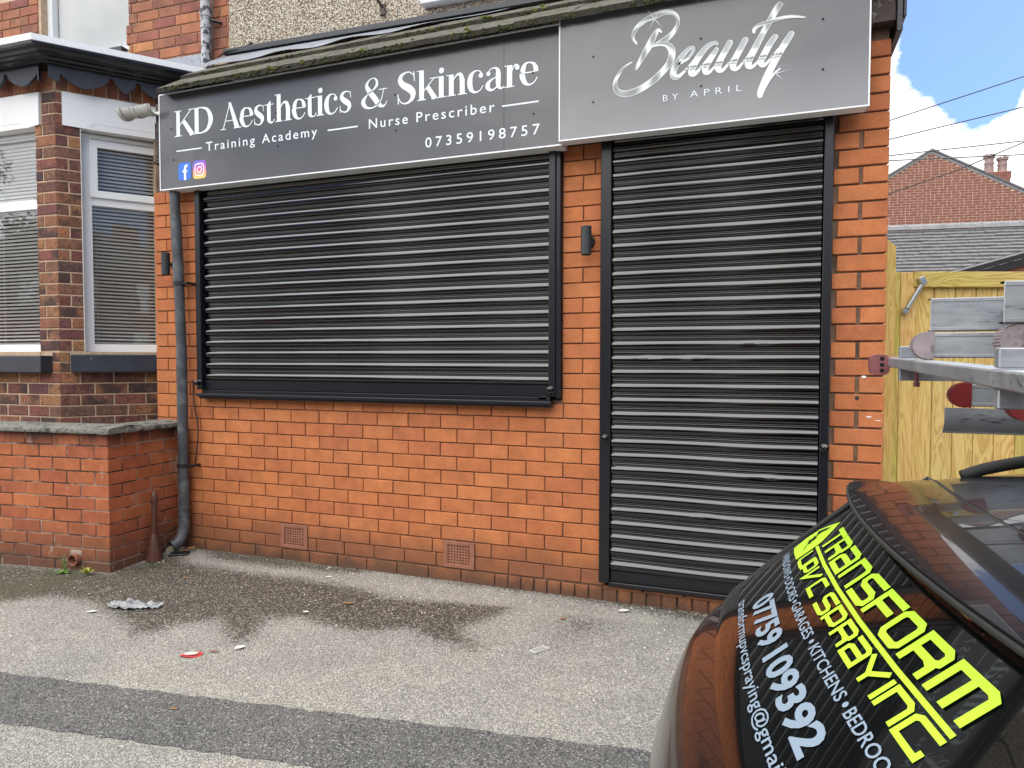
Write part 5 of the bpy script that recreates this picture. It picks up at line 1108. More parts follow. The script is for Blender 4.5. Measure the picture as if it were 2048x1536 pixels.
m = MB(GM @ Matrix.Translation(b0) @ Matrix.Rotation(rad(-30), 4, 'Y')); m.box(-.014, .014, -.012, .016, -.012, .028, .002); m.lathe([(0, -.014), (.006, -.014), (.006, -.010)], (0, 0, .01), 10, 'Y'); m.build('fixing_bracket', M['zinc'], sp)
m = MB(GM @ Matrix.Translation(a0) @ Matrix.Rotation(rad(10), 4, 'Y')); m.box(-.014, .012, -.006, .016, -.014, .010, .002); m.build('fixing_bracket', M['zinc'], sp)

# slate roof outbuilding, D about 13 m
R8 = Tm(2.106, 11.051, 0, 8)
ob = thing('slate_roof_building', 'low building with a grey slate roof and ridge tiles behind the gate', 'building', (3, 11, 0))
al = rad(35)
m = MB(R8); m.box(-2, 6.5, -2.1, .2, -.1, 2.35); m.build('wall', M['brick_far'], ob)
slm = MB(R8)
nrow = 16
for i in range(nrow):
    d0 = .06 + i * .128; d1_ = d0 + .135; off = (i % 2) * .13
    y0r, z0r = -d0 * math.cos(al), 3.90 - d0 * math.sin(al); y1r, z1r = -d1_ * math.cos(al), 3.90 - d1_ * math.sin(al) + .028
    m = MB(R8); x = -1.6 - off
    while x < 6:
        w_ = .255; j = R.uniform(-.004, .004); x2 = x + w_ - .006
        m.add([(x, y0r, z0r + j), (x2, y0r, z0r + j), (x2, y1r, z1r + j), (x, y1r, z1r + j), (x, y1r + .004, z1r + j - .026), (x2, y1r + .004, z1r + j - .026)], [(0, 1, 2, 3), (3, 2, 5, 4)]); x += w_
    m.build('slate_course', M['slate'], ob)
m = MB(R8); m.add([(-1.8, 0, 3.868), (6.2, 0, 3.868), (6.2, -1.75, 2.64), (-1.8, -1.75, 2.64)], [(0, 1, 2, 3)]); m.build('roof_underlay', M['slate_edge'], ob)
for i in range(-3, 16):
    a = .33 + (i - 1) * .318; m = MB(R8); m.prism([(-.11, 3.862), (-.085, 3.93), (-.04, 3.962), (0, 3.968), (.05, 3.955), (.1, 3.90)], a, a + .288, 'X'); m.prism([(-.118, 3.862), (-.092, 3.938), (-.045, 3.972), (0, 3.978), (.05, 3.965)], a + .286, a + .322, 'X'); m.build('ridge_tile', M['ridge'], ob)
# nearer roof with black verge
V8 = Tm(1.19, 6.35, 0, 8)
from math import tan
def atD(u, v, D): 
    d = _F + _R * ((u - 1024) / 1361) - _U * ((v - 768) / 1361); return CAM + d * D
nb = thing('black_verge_building', 'brick outbuilding with a black barge board sloping up behind the gate', 'building', (2, 7, 0))
Q0 = atD(1836, 548, 9); VM = Tm(Q0.x, Q0.y, 0, 8)
sl_ = .285
m = MB(VM); L_ = 3.2
for k_, (o0, o1, yy) in enumerate(((-.165, -.075, 0), (-.070, -.012, -.05))):
    m.add([(-.4, yy, 2.435 + o0 - .4 * sl_), (L_, yy, 2.435 + o0 + L_ * sl_), (L_, yy, 2.435 + o1 + L_ * sl_), (-.4, yy, 2.435 + o1 - .4 * sl_), (-.4, yy + .3, 2.435 + o0 - .4 * sl_), (L_, yy + .3, 2.435 + o0 + L_ * sl_), (L_, yy + .3, 2.435 + o1 + L_ * sl_), (-.4, yy + .3, 2.435 + o1 - .4 * sl_)], [(0, 1, 2, 3), (4, 5, 6, 7), (0, 1, 5, 4), (3, 2, 6, 7), (0, 3, 7, 4), (1, 2, 6, 5)])
m.build('barge_board', M['roof_black'], nb)
m = MB(VM); m.tube([(-.4, -.06, 2.435 - .4 * sl_ + .0), (L_, -.06, 2.435 + L_ * sl_ + .0)], .012, 6); m.build('verge_clip', M['ridge'], nb)
for i in range(16):
    x = -.38 + i * .22; m = MB(VM); z = 2.435 + x * sl_; m.box(x, x + .215, -.03, .6, z - .004, z + .028); m.build('verge_tile', M['slate'], nb)
m = MB(VM); m.prism([(-.4, 0), (L_, 0), (L_, 2.28 + L_ * sl_), (-.4, 2.28 - .4 * sl_)], .06, 2.0); m.build('gable_wall', M['brick_far'], nb)

# gabled brick house, D about 20 m
G8 = Tm(*(atD(1863, 300, 20).xy), 0, 8)
gh = thing('gable_house', 'distant red brick gable end with a chimney against the sky', 'house', (4, 17, 0))
zr = 7.56
sL, sR = .60, .535
def roofz(x): return zr + (x * sL if x < 0 else -x * sR)
m = MB(G8); m.prism([(-5.5, 0), (6.5, 0), (6.5, roofz(6.5) - .08), (0, zr - .06), (-5.5, roofz(-5.5) - .08)], .012, 6); m.build('wall', M['mortar_far'], gh)
bmx = MB(G8); rr = random.Random(3)
for i in range(96):
    z0 = .1 + i * .0775; 
    if z0 < 3.4: continue
    x = -2.2 + (i % 2) * .115
    while x < 5:
        L_ = .222 if rr.random() > .25 else .108
        zt = z0 + .058 + .06; xl_, xr_ = (zt - zr) / sL, (zr - zt) / sR
        if zt > zr: break
        xa_, xb3 = max(x, xl_), min(x + L_, xr_)
        if xb3 - xa_ > .03 and (xa_ > x or xb3 < x + L_):
            bmx.box(xa_, xb3 - .01, 0, .012, z0, z0 + .058); x += L_; continue
        if xb3 - xa_ > .03: bmx.box(x, x + L_ - .018, 0, .012, z0, z0 + .058)
        x += L_
bmx.build('brick', M['brick_far'], gh, kind='stuff')
m = MB(G8)
for s, e in ((-1, -5.7), (1, 6.7)):
    for (o0, o1, ya, yb_) in ((.0, .055, -.06, 6.1), ):
        m.add([(0, ya, zr + o0), (e, ya, roofz(e) + o0), (e, ya, roofz(e) + o1), (0, ya, zr + o1), (0, yb_, zr + o0), (e, yb_, roofz(e) + o0), (e, yb_, roofz(e) + o1), (0, yb_, zr + o1)], [(0, 1, 2, 3), (4, 5, 6, 7), (0, 1, 5, 4), (3, 2, 6, 7), (1, 2, 6, 5)])
m.build('roof', M['slate'], gh)
m = MB(G8)
for e in (-5.6, 6.6): m.add([(0, -.02, zr - .075), (e, -.02, roofz(e) - .075), (e, -.02, roofz(e)), (0, -.02, zr), (0, .02, zr - .075), (e, .02, roofz(e) - .075)], [(0, 1, 2, 3), (0, 1, 5, 4)])
m.build('verge_mortar', M['ridge'], gh)
ch = MB(G8); ch.box(1.80, 2.50, 1.0, 1.5, 5.6, 7.10); cho = ch.build('chimney', M['mortar_far'], gh)
m = MB(G8)
for i in range(20):
    z0 = 5.7 + i * .07; x = 1.80 - (.03 if i > 16 else 0); xe = 2.50 + (.03 if i > 16 else 0); k_ = (i % 2) * .11
    while x < xe - .02: x2 = min(x + .222 - k_, xe); m.box(x, x2 - .012, .985, 1.1, z0, z0 + .06); x = x2; k_ = 0
m.build('chimney_brick', M['brick_far'], cho, kind='stuff')
for xc, zt_, r_ in ((2.00, 7.66, .125), (2.36, 7.56, .125)):
    m = MB(G8); h = zt_ - 7.10; m.lathe([(r_ * 1.15, 0), (r_, h * .1), (r_ * .92, h * .45), (r_ * 1.05, h * .5), (r_ * 1.05, h * .55), (r_ * .92, h * .6), (r_ * .95, h * .78), (r_ * 1.2, h * .82), (r_ * 1.2, h * .9), (r_ * 1.05, h * .92), (r_ * .9, h * .95), (.001, h * .95)], (xc, 1.2, 7.10), 16)
    for k_ in range(8): a = k_ * math.pi / 4; m.box(xc + r_ * math.cos(a) - .03, xc + r_ * math.cos(a) + .03, 1.2 + r_ * math.sin(a) - .03, 1.2 + r_ * math.sin(a) + .03, 7.10 + h * .9, 7.10 + h)
    m.build('chimney_pot', M['chimney_pot'], cho, smooth=40)
WM = Tm(*(atD(1776, 240, 14).xy), 0, 8)
WL = [('overhead wire, topmost of the five crossing the sky', [(-3, 5.47), (4.2, 7.51)]), ('overhead wire, second from the top', [(-3, 5.35), (4.2, 6.76)]), ('overhead wire, third from the top, just over the gable apex', [(-3, 5.44), (4.2, 5.85)]), ('overhead wire, lowest of the nearly level ones', [(-3, 5.55), (4.2, 5.46)]), ('thicker black service wire slanting across the gable to the chimney', [(-1.2, 4.46), (0, 4.82), (1.36, 5.262), (2.47, 5.724), (4.2, 6.5)])]
for lb, ps in WL:
    m = MB(WM); r_ = .011 if 'service' not in lb else .011; pts = [(x, 0, z) for x, z in ps]
    if len(pts) == 2:
        (xa, _, za), (xb2, _, zb2) = pts; pts = [(xa + (xb2 - xa) * t / 10, 0, za + (zb2 - za) * t / 10) for t in range(11)]
    m.tube(pts, r_, 6); tag(m.build('overhead_wire', M['wire']), lb, 'wire', 'overhead wires above the gable')

# ------------------------------------------------------------------ the black car
CY = 6.6; CMt = Matrix.Rotation(rad(CY), 4, 'Z'); YC = -2.6
car = thing('parked_car', 'glossy black hatchback with yellow lettering on its sloping tailgate', 'car', (1.6, -2.4, -.05))
GZC = -.06
# centreline profile (x, z) going from the bumper up and over
def gx(z): return (z - 1.15) / .83 - .019
PR = [(-.500, .16), (-.525, .24), (-.530, .36), (-.525, .46), (-.505, .52), (-.495, .58), (-.478, .66), (-.452, .74), (-.418, .80)]
SURF_K = .15
def latx(dy):   # forward shift of the rear surface with lateral distance
    a = abs(dy); return SURF_K * a * a + (0 if a < .52 else 1.9 * (a - .52) ** 2 + 12 * max(0, a - .66) ** 3)
def lats(dy): a = abs(dy); return -.06 * (dy + .02) ** 2 if a < .55 else -.06 * .33 - .25 * (a - .55) ** 1.5
def rear(dy, x, z, push=1.0): return CMt @ Vector((x - latx(dy) * -1 * push * 1.0 + 0, YC + dy, z + lats(dy) * .8))
HWb = .79
def P_sheet(prof, hw, nu=48, inset=0, rise=None):
    def fn(u, v):
        j = v * (len(prof) - 1); i0 = min(int(j), len(prof) - 2); t = j - i0; x = prof[i0][0] * (1 - t) + prof[i0 + 1][0] * t; z = prof[i0][1] * (1 - t) + prof[i0 + 1][1] * t
        w_ = hw if not callable(hw) else hw(x, z); dy = (u * 2 - 1) * w_; return rear(dy, x, z)
    return fn
lowp = spline(PR, 4)
m = MB(); m.grid(P_sheet(lowp, lambda x, z: .79 - .05 * max(0, (z - .5) / .3)), 60, len(lowp) - 1); m.build('bumper', M['car'], car, smooth=True)
glp = [(gx(z) if z > .84 else None, z) for z in [.80 + i * .0233 for i in range(13)]]
glp = [(-.418, .80), (-.395, .826), (-.364, .852)] + [(gx(.852 + i * .0228), .852 + i * .0228) for i in range(1, 12)]
glass_hw = lambda x, z: .665 - .10 * max(0, (z - .85) / .25)
m = MB(); m.grid(P_sheet([(a - .0 , b) for a, b in glp], lambda x, z: glass_hw(x, z) + .075), 60, len(glp) - 1); m.build('tailgate', M['car'], car, smooth=True)
glp2 = [(a - .0035, b + .003) for a, b in glp[2:]]
m = MB(); m.grid(P_sheet(glp2, glass_hw), 60, len(glp2) - 1); m.build('rear_window', M['car_glass'], car, smooth=True)
m = MB(); 
for sgn in (-1, 1):
    m = MB(); pts = []
    for a, b in glp2: p = rear(sgn * (glass_hw(a, b) + .006), a - .004, b + .003); pts.append(p)
    m.tube(pts, .007, 8); m.build('window_seal', M['rubber'], car, smooth=True)
# spoiler: lip overhanging the glass, then top surface running to the roof seam
SPR = [(-.062, 1.100), (-.100, 1.104), (-.120, 1.113), (-.121, 1.124), (-.085, 1.1335), (-.03, 1.1435), (.042, 1.1525)]
def sp_hw(x, z): return .60
def spf(u, v):
    j = v * (len(SPR) - 1); i0 = min(int(j), len(SPR) - 2); t = j - i0; x = SPR[i0][0] * (1 - t) + SPR[i0 + 1][0] * t; z = SPR[i0][1] * (1 - t) + SPR[i0 + 1][1] * t
    dy = (u * 2 - 1) * .585; a = abs(dy); fx = .20 * a * a; dz = -.05 * a * a - (.6 * (a - .42) ** 2 if a > .42 else 0); flick = .014 * max(0, (a - .50) / .085) ** 2 * (1 if v < .7 else 0)
    return CMt @ Vector((x + fx, YC + dy, z + dz * .55 + flick))
m = MB(); m.grid(spf, 60, len(SPR) - 1); m.build('spoiler', M['car'], car, smooth=45)
m = MB(); m.tube([spf(u / 40, 2.5 / 6) + (CMt @ Vector((-.002, 0, -.003))) for u in range(41)], .0045, 6); m.build('spoiler_edge', M['rubber'], car, smooth=True)
m = MB(); m.box(-.01, .01, -.21, .21, -.004, .004, .003); bl_ = m.build('brake_lamp', M['tail_red'], car); bl_.matrix_basis = CMt @ Matrix.Translation((-.090, YC, 1.098))
# roof
RF = [(.050, 1.1535), (.12, 1.162), (.3, 1.180), (.6, 1.200), (1.0, 1.203), (1.4, 1.190), (1.7, 1.165), (1.9, 1.13)]
RFs = spline(RF, 4)
def rff(u, v):
    j = v * (len(RFs) - 1); i0 = min(int(j), len(RFs) - 2); t = j - i0; x = RFs[i0][0] * (1 - t) + RFs[i0 + 1][0] * t; z = RFs[i0][1] * (1 - t) + RFs[i0 + 1][1] * t
    dy = (u * 2 - 1) * (.60); a = abs(dy); fx = .20 * a * a * max(0, 1 - (x - .04) / .5); return CMt @ Vector((x + fx, YC + dy, z - .05 * a * a * .55 - (.33 * (a - .42) ** 2 if a > .42 else 0) - max(0, a - .55) * .55))
m = MB(); m.grid(rff, 50, len(RFs) - 1); m.build('roof', M['car'], car, smooth=True)
m = MB(); m.tube([CMt @ Vector((.046 + .20 * ((u / 40 * 2 - 1) * .59) ** 2, YC + (u / 40 * 2 - 1) * .59, 1.148 - .0275 * ((u / 40 * 2 - 1) * .59) ** 2 - (.33 * (abs((u / 40 * 2 - 1) * .59) - .42) ** 2 if abs((u / 40 * 2 - 1) * .59) > .42 else 0))) for u in range(41)], .006, 8); m.build('roof_seam', M['rubber'], car, smooth=True)
# sides, pillars, side glass
for sgn in (1, -1):
    m = MB()
    def sf(u, v):
        x = -.28 + u * 3.9; 
        top = .80 + .03 * math.sin(u * 3) ; z = .16 + v * (top - .16); bul = .80 - .035 * (abs(v - .55) / .55) ** 2 * 1.2 - (.10 * max(0, (.10 - u) / .10) ** 2) - .2 * max(0, (u - .88) / .12) ** 2
        return CMt @ Vector((x, YC + sgn * bul, z))
    m.grid(sf, 40, 10); m.build('side_panel', M['car'], car, smooth=True)
    m = MB()
    def gf(u, v):
        xb_ = -.25 + u * 2.9; xt = .10 + u * 1.7; x = xb_ + (xt - xb_) * v; z = .80 + v * (1.125 - .80) + .02 * math.sin(u * 3) * v; return CMt @ Vector((x, YC + sgn * (.765 - .185 * v), z))
    m.grid(gf, 24, 6); m.build('side_window', M['car_glass'], car, smooth=True)
    m = MB(); m.tube([gf(0, v / 6) + CMt @ Vector((.02, sgn * .004, 0)) for v in range(7)], .02, 8); m.build('rear_pillar', M['car'], car, smooth=True)
    m = MB()   # tail lamp wrapping the corner
    def tf(u, v):
        z = .60 + v * .22; dy = sgn * (.66 + u * .12); zz_ = z; x0_ = -.485 + .1 * v ** 1.2 * .9; return rear(dy, x0_ - .004, zz_) if True else None
    m.grid(tf, 10, 8); m.build('tail_lamp', M['tail_red'], car, smooth=True)
    m = MB(); rp = [CMt @ Vector((x, YC + sgn * .545, z)) for x, z in [(.16, 1.150), (.22, 1.172), (.34, 1.196), (.55, 1.214), (.9, 1.222), (1.3, 1.212), (1.55, 1.18)]]
    m.tube(spline([tuple(q) for q in rp], 5), .013, 8); m.build('roof_rail', M['rubber'], car, smooth=True)
    for xw in (.28, 2.75):
        m = MB(CMt); m.lathe([(.18, -.09), (.29, -.10), (.305, -.08), (.305, .08), (.29, .10), (.18, .09)], (xw, 0, 0), 28, 'Y'); m.v = [tuple(Vector(q) + CMt @ Vector((0, YC + sgn * .70, GZC + .303))) for q in m.v]; wo_ = m.build('wheel', M['rubber'], car, smooth=40)
        m = MB(CMt); 
        for k_ in range(5): a = k_ * 2 * math.pi / 5; m.tube([(xw, sgn * .07, 0), (xw + .18 * math.cos(a), sgn * .07, .18 * math.sin(a))], [.04, .025], 6)
        m.lathe([(.17, -.08), (.185, 0), (.17, .08)], (xw, 0, 0), 24, 'Y'); m.v = [tuple(Vector(q) + CMt @ Vector((0, YC + sgn * .70, GZC + .303))) for q in m.v]; m.build('rim', M['zinc'], wo_, smooth=40)
m = MB(CMt); m.prism([(1.80, 1.15), (1.95, 1.12), (2.5, .84), (3.3, .74), (3.55, .60), (3.6, .2), (3.5, .2), (1.8, .7)], YC - .7, YC + .7, 'Y'); m.build('bonnet', M['car'], car)
m = MB(CMt); m.box(-.35, 3.5, YC - .74, YC + .74, .14, .22); m.build('underbody', M['rubber'], car)
def onrear(dy, z, off):   # point on the rear surface at height z
    x = gx(z) if z > .852 else None
    if x is None:
        for (a, b), (c, d) in zip(lowp, lowp[1:]):
            if b <= z <= d: x = a + (c - a) * (z - b) / (d - b)
        if x is None: x = -.40
    return rear(dy, x - off * .64, z + off * .77)
m = MB(); m.lathe([(0, .012), (.018, .012), (.024, .008), (.034, .012), (.040, .010), (.042, 0), (.04, -.01)], (0, 0, 0), 28); bd = m.build('badge', M['chrome'], car, smooth=50)
pb = rear(-.09, -.532, .70); bd.matrix_basis = Matrix.Translation(pb) @ (CMt.to_3x3() @ Vector((-1, 0, .25))).normalized().to_track_quat('Z', 'Y').to_matrix().to_4x4()
# tailgate lettering; s runs from the far (wall) side towards the near side
def TS(s, z, st=0):
    z2 = z + .0; return onrear(-s, z2, .0055 + st) 
def strokes(mb, x0, x1, z0, z1, segs, wx, wz):
    """letter strokes in a unit box; wx thickness of upright strokes in metres, wz of level strokes"""
    st = stag()
    for pl_ in segs:
        pts = [(x0 + a * (x1 - x0), z0 + b * (z1 - z0)) for a, b in pl_]
        # offset polyline with mitres, anisotropic thickness handled by scaling z
        k_ = wx / wz; P2 = [(a, b * k_) for a, b in pts]; n = len(P2); L = []
        for i in range(n):
            if i == 0: t1 = t2 = (P2[1][0] - P2[0][0], P2[1][1] - P2[0][1])
            elif i == n - 1: t1 = t2 = (P2[-1][0] - P2[-2][0], P2[-1][1] - P2[-2][1])
            else: t1 = (P2[i][0] - P2[i - 1][0], P2[i][1] - P2[i - 1][1]); t2 = (P2[i + 1][0] - P2[i][0], P2[i + 1][1] - P2[i][1])
            l1 = math.hypot(*t1) or 1; l2 = math.hypot(*t2) or 1; n1_ = (-t1[1] / l1, t1[0] / l1); n2_ = (-t2[1] / l2, t2[0] / l2); mx_, mz_ = n1_[0] + n2_[0], n1_[1] + n2_[1]; ml = math.hypot(mx_, mz_) or 1; mx_ /= ml; mz_ /= ml; c_ = max(.4, mx_ * n1_[0] + mz_ * n1_[1]); hw_ = wx / 2 / c_
            L.append(((P2[i][0] + mx_ * hw_, P2[i][1] + mz_ * hw_), (P2[i][0] - mx_ * hw_, P2[i][1] - mz_ * hw_)))
        for i in range(n - 1):
            SUB = 5; v = []
            for q in range(SUB + 1):
                t = q / SUB
                for side in (0, 1): a, b = L[i][side], L[i + 1][side]; v.append(TS(a[0] + (b[0] - a[0]) * t, (a[1] + (b[1] - a[1]) * t) / k_, st))
            mb.add(v, [(2 * q, 2 * q + 1, 2 * q + 3, 2 * q + 2) for q in range(SUB)])
r0 = .13
LT = {
 'T': [[(0, .94), (1, .94)], [(.5, .94), (.5, 0)]],
 'R': [[(.07, 0), (.07, .94), (.80, .94), (.93, .84), (.93, .58), (.80, .48), (.07, .48)], [(.62, .48), (.86, .38), (.86, 0)]],
 'a': [[(.0, .94), (.80, .94), (.93, .84), (.93, .06), (.07, .06), (.07, .42), (.18, .52), (.93, .52)]],
 'n': [[(.07, 0), (.07, .94), (.78, .94), (.93, .82), (.93, 0)]],
 'S': [[(1, .94), (.20, .94), (.07, .84), (.07, .62), (.20, .52), (.80, .52), (.93, .42), (.93, .16), (.80, .06), (0, .06)]],
 'F': [[(.07, 0), (.07, .94), (1, .94)], [(.07, .52), (.86, .52)]],
 'O': [[(.5, .94), (.20, .94), (.07, .82), (.07, .18), (.20, .06), (.80, .06), (.93, .18), (.93, .82), (.80, .94), (.5, .94)]],
 'M': [[(.06, 0), (.06, .94), (.82, .94), (.94, .84), (.94, 0)], [(.50, .94), (.50, 0)]],
 'U': [[(.07, 1), (.07, .18), (.20, .06), (.93, .06)], [(.93, 1), (.93, 0)]],
 'P': [[(.07, 0), (.07, .94), (.80, .94), (.93, .82), (.93, .36), (.80, .26), (.07, .26)]],
 'V': [[(.05, 1), (.05, .02), (.95, .94)]],
 'C': [[(1, .94), (.20, .94), (.07, .82), (.07, .06), (1, .06)]],
 'Y': [[(.0, 1), (.5, .42), (1, 1)], [(.5, .42), (.5, 0)]],
 'I': [[(.5, 0), (.5, 1)]],
 'G': [[(1, .94), (.20, .94), (.07, .82), (.07, .06), (.93, .06), (.93, .34)]],
}
yl_ = MB()
for ch, a, b in [('T', -.398, -.317), ('R', -.313, -.243), ('a', -.233, -.158), ('n', -.143, -.078), ('S', -.066, .012), ('F', .020, .094), ('O', .099, .161), ('R', .173, .240), ('M', .251, .335)]:
    strokes(yl_, a, b, 1.027 + .002, 1.062, LT[ch], .0135 if ch != 'M' else .0135, .0068)
for ch, a, b in [('U', -.380, -.312), ('P', -.310, -.262), ('V', -.250, -.192), ('C', -.180, -.130), ('S', -.098, -.040), ('P', -.033, .018), ('R', .028, .080), ('a', .088, .141), ('Y', .146, .204), ('I', .210, .222), ('n', .226, .278), ('G', .284, .342)]:
    strokes(yl_, a, b, .9925, 1.0160, LT[ch], .0095, .0050)
strokes(yl_, -.392, .341, 1.0195, 1.0245, [[(0, .5), (1, .5)]], .0045, .0045)
for q in range(1): pass
yl_.build('business_name', M['yellow_vinyl'], car)
# emblem: a leaning blade shape with a dark splash and slit
m = MB(); em = [(-.459, 1.063), (-.497, 1.047), (-.527, 1.032), (-.535, 1.010), (-.517, .988), (-.460, .988), (-.400, .990), (-.398, 1.008), (-.401, 1.030), (-.425, 1.045)]
cxe, cze = -.455, 1.018
m.add([TS(a, b) for a, b in em] + [TS(cxe, cze)], [(i, (i + 1) % 10, 10) for i in range(10)]); m.build('emblem', M['yellow_vinyl'], car)
m = MB(); m.add([TS(a, b, .002) for a, b in [(-.505, 1.030), (-.485, 1.042), (-.462, 1.050), (-.470, 1.043), (-.482, 1.034), (-.478, 1.026)]], [(0, 1, 2, 3, 4, 5)])
for (a, b, r_) in ((-.468, 1.020, .010), (-.478, 1.024, .006), (-.459, 1.014, .006), (-.476, 1.014, .005)):
    m.add([TS(a + r_ * 1.3 * math.cos(t) * R.uniform(.6, 1.2), b + r_ * .6 * math.sin(t) * R.uniform(.6, 1.2), .002) for t in [k_ * math.pi / 6 for k_ in range(12)]], [tuple(range(12))])
m.add([TS(a, b, .002) for a, b in [(-.470, 1.014), (-.440, 1.004), (-.425, 1.000), (-.440, 1.0065)]], [(0, 1, 2, 3)]); m.build('emblem_print', M['car_glass'], car)
def TXT(s, x0, x1, z0, capz, bold=.012, sp_=1.0, key='grey_vinyl', nm='service_lettering'):
    m = MB(); text_mesh(m, s, x0, x1, z0, capz, lambda x, z, st: TS(x, z, st), sp_, bold, res=3); return m
m = TXT('WINDOWS', -.512, -.324, .969, .0115)
for s_, a, b in (('DOORS', -.297, -.176), ('GARAGES', -.152, -.001), ('KITCHENS', .031, .189), ('BEDROOMS', .216, .372)): m2 = TXT(s_, a, b, .9685, .0118); off_ = len(m.v); m.v += m2.v; m.f += [[i + off_ for i in f] for f in m2.f]; m.m += m2.m
for a in (-.311, -.164, .0155, .2025): m.add([TS(a + .005 * math.cos(t), .9745 + .003 * math.sin(t), 0) for t in [k_ * math.pi / 5 for k_ in range(10)]], [tuple(range(10))])
m.build('service_lettering', M['grey_vinyl'], car)
m = TXT('07759', -.298, -.060, .9205, .0305, .034); m2 = TXT('109392', -.030, .247, .9215, .0300, .034); m.build('phone_number', M['grey_vinyl'], car); m2.build('phone_number', M['grey_vinyl'], car)
m = TXT('transformupvcspraying@gmail.com', -.368, .352, .8985, .0130, .008); m.build('email_lettering', M['grey_vinyl'], car)

# ------------------------------------------------------------------ ladders on the roof
def ladder(name, label, ys, z0, z1, x0s, foot, footkey, L=2.6, tilt=0, rung_z=None, curved=False, wth=.022):
    t = thing(name, label, 'ladder', (x0s[0], ys[0], z0))
    for (y, x0) in zip(ys, x0s):
        m = MB(); x1 = x0 + L; th = .003
        if not curved:
            m.box(x0, x1, y - wth, y - wth + th, z0, z1, .0012); m.box(x0 + .001, x1, y - wth - .0016, y - wth, z1 - .010, z1 - .002, .0006); m.box(x0 + .001, x1, y - wth - .0016, y - wth, z0 + .002, z0 + .010, .0006)
            for k_ in range(9): m.lathe([(.0, -.003), (.009, -.003), (.0105, 0)], (max(x0s) + .12 + k_ * .26, y - wth, (z0 + z1) / 2), 14, 'Y'); m.box(x0, x1, y - wth + th, y + .006, z1 - th, z1); m.box(x0, x1, y - wth + th, y + .006, z0, z0 + th)
        else:
            pr = [(y - wth + .0 + .0, z1), (y - wth, z1 - .012), (y - wth, z0 + .045), (y - wth + .004, z0 + .022), (y - wth + .012, z0 + .006), (y, z0), (y + .006, z0 + .002), (y - wth + .016, z0 + .012), (y - wth + .006, z0 + .026), (y - wth + .004, z0 + .046), (y - wth + .004, z1)]
            m.prism(pr, x0, x1, 'X')
        st_ = m.build('stile', M['alu'], t, smooth=30 if curved else False)
        if foot:
            r_ = (z1 - z0) * .5 + .004; m = MB(); N = 34; c_ = (z0 + z1) / 2; poly = [(x0 + .012, c_ + r_), (x0 + .004, c_ + r_)]
            for k_ in range(N + 1):
                a = math.pi / 2 + math.pi * k_ / N; rr_ = r_ * (1 if k_ % 2 else .935); poly.append((x0 + .002 + .040 * math.cos(a) * (rr_ / r_), c_ + rr_ * math.sin(a)))
            poly.append((x0 + .012, c_ - r_)); m.prism(poly, y - wth - .006, y + .016, 'Y'); m.build('rubber_foot', M[footkey], st_)
    ya, yb_ = ys
    for i in range(9):
        x = max(x0s) + .12 + i * .26; m = MB(); m.box(x - .014, x + .014, min(ya, yb_) + .004, max(ya, yb_) - .02, (z0 + z1) / 2 - .012, (z0 + z1) / 2 + .012, .004); m.build('rung', M['alu'], t)
    return t
ladder('ladder', 'uppermost aluminium ladder of the stack on the car roof, box stiles without feet', (-1.64, -2.04), 1.474, 1.560, (.400, .452), False, None)
ladder('ladder', 'middle aluminium ladder of the stack with ribbed grey rubber feet', (-1.645, -2.03), 1.404, 1.470, (.396, .484), True, 'grey_rubber')
ladder('ladder', 'lowest aluminium ladder of the stack, channel stiles', (-1.70, -2.12), 1.212, 1.278, (.425, .50), False, None, curved=True)
ladder('ladder', 'aluminium ladder with bright red feet just under the stabiliser bar', (-1.672, -2.10), 1.280, 1.338, (.478, .485), True, 'red_plastic', wth=.012)
# upper near foot of the topmost ladder
sbx = thing('stabiliser_bar', 'aluminium ladder stabiliser bar with a faded red end cap pointing at the brick pier', 'stabiliser bar', (.35, -1.3, 1.39))
A_ = Vector((.388, -1.289, 1.392)); B_3 = Vector((.350, -2.80, 1.363)); dr = (B_3 - A_).normalized(); sd_ = -dr.cross(Vector((0, 0, 1))).normalized(); 
rot_ = Matrix((sd_, -dr, Vector((0, 0, 1)))).transposed().to_4x4(); SM_ = Matrix.Translation(A_) @ rot_
Ln = (B_3 - A_).length
m = MB(SM_); m.box(-.030, .030, -Ln, 0, -.0145, .0145, .003); m.build('bar', M['alu'], sbx)
m = MB(SM_); pr = rrect(-.080, -.026, -.040, .024, .016, 4); m.prism(pr, -.016, .045); m.box(-.03, .03, -.004, .040, -.017, .017, .004); ec = m.build('end_cap', M['faded_red'], sbx)
for dz in (.011, -.008, -.026): m = MB(SM_); m.lathe([(0, 0), (.0068, 0)], (-.047, -.0166, dz), 12, 'Y'); m.build('cap_hole', M['hole'], ec)
for (yy, zz0, zz1) in ((-.16, .016, .050), (-.16, -.050, -.016), (-1.16, .016, .048), (-1.16, -.048, -.016)):
    m = MB(SM_); m.box(-.02, .16, yy - .014, yy + .014, zz0, zz1, .002); m.box(-.0206, -.0200, yy - .010, yy + .010, zz0 + .004, zz1 - .004); m.build('clamp_tube', M['alu'], sbx)
for yy in (-.20,): m = MB(SM_); m.lathe([(0, -.066), (.008, -.066), (.009, -.054), (.006, -.05), (.006, -.02)], (.02, yy, 0), 10); m.build('wing_bolt', M['faded_red'], sbx)
rb_i = 0
for xr in (.45, 1.35):
    t = thing('roof_bar', 'black roof bar across the car roof nearest its tailgate' if xr < 1 else 'black roof bar across the car roof further forward', 'roof bar', (xr, YC, 1.2))
    m = MB(CMt); m.box(xr, xr + .04, YC - .58, YC + .58, 1.222, 1.245, .006); m.build('bar', M['rubber'], t)
    for sgn in (-1, 1): m = MB(CMt); m.box(xr - .01, xr + .05, YC + sgn * .55 - .02, YC + sgn * .55 + .02, 1.16, 1.224, .004); m.build('clamp', M['rubber'], t)

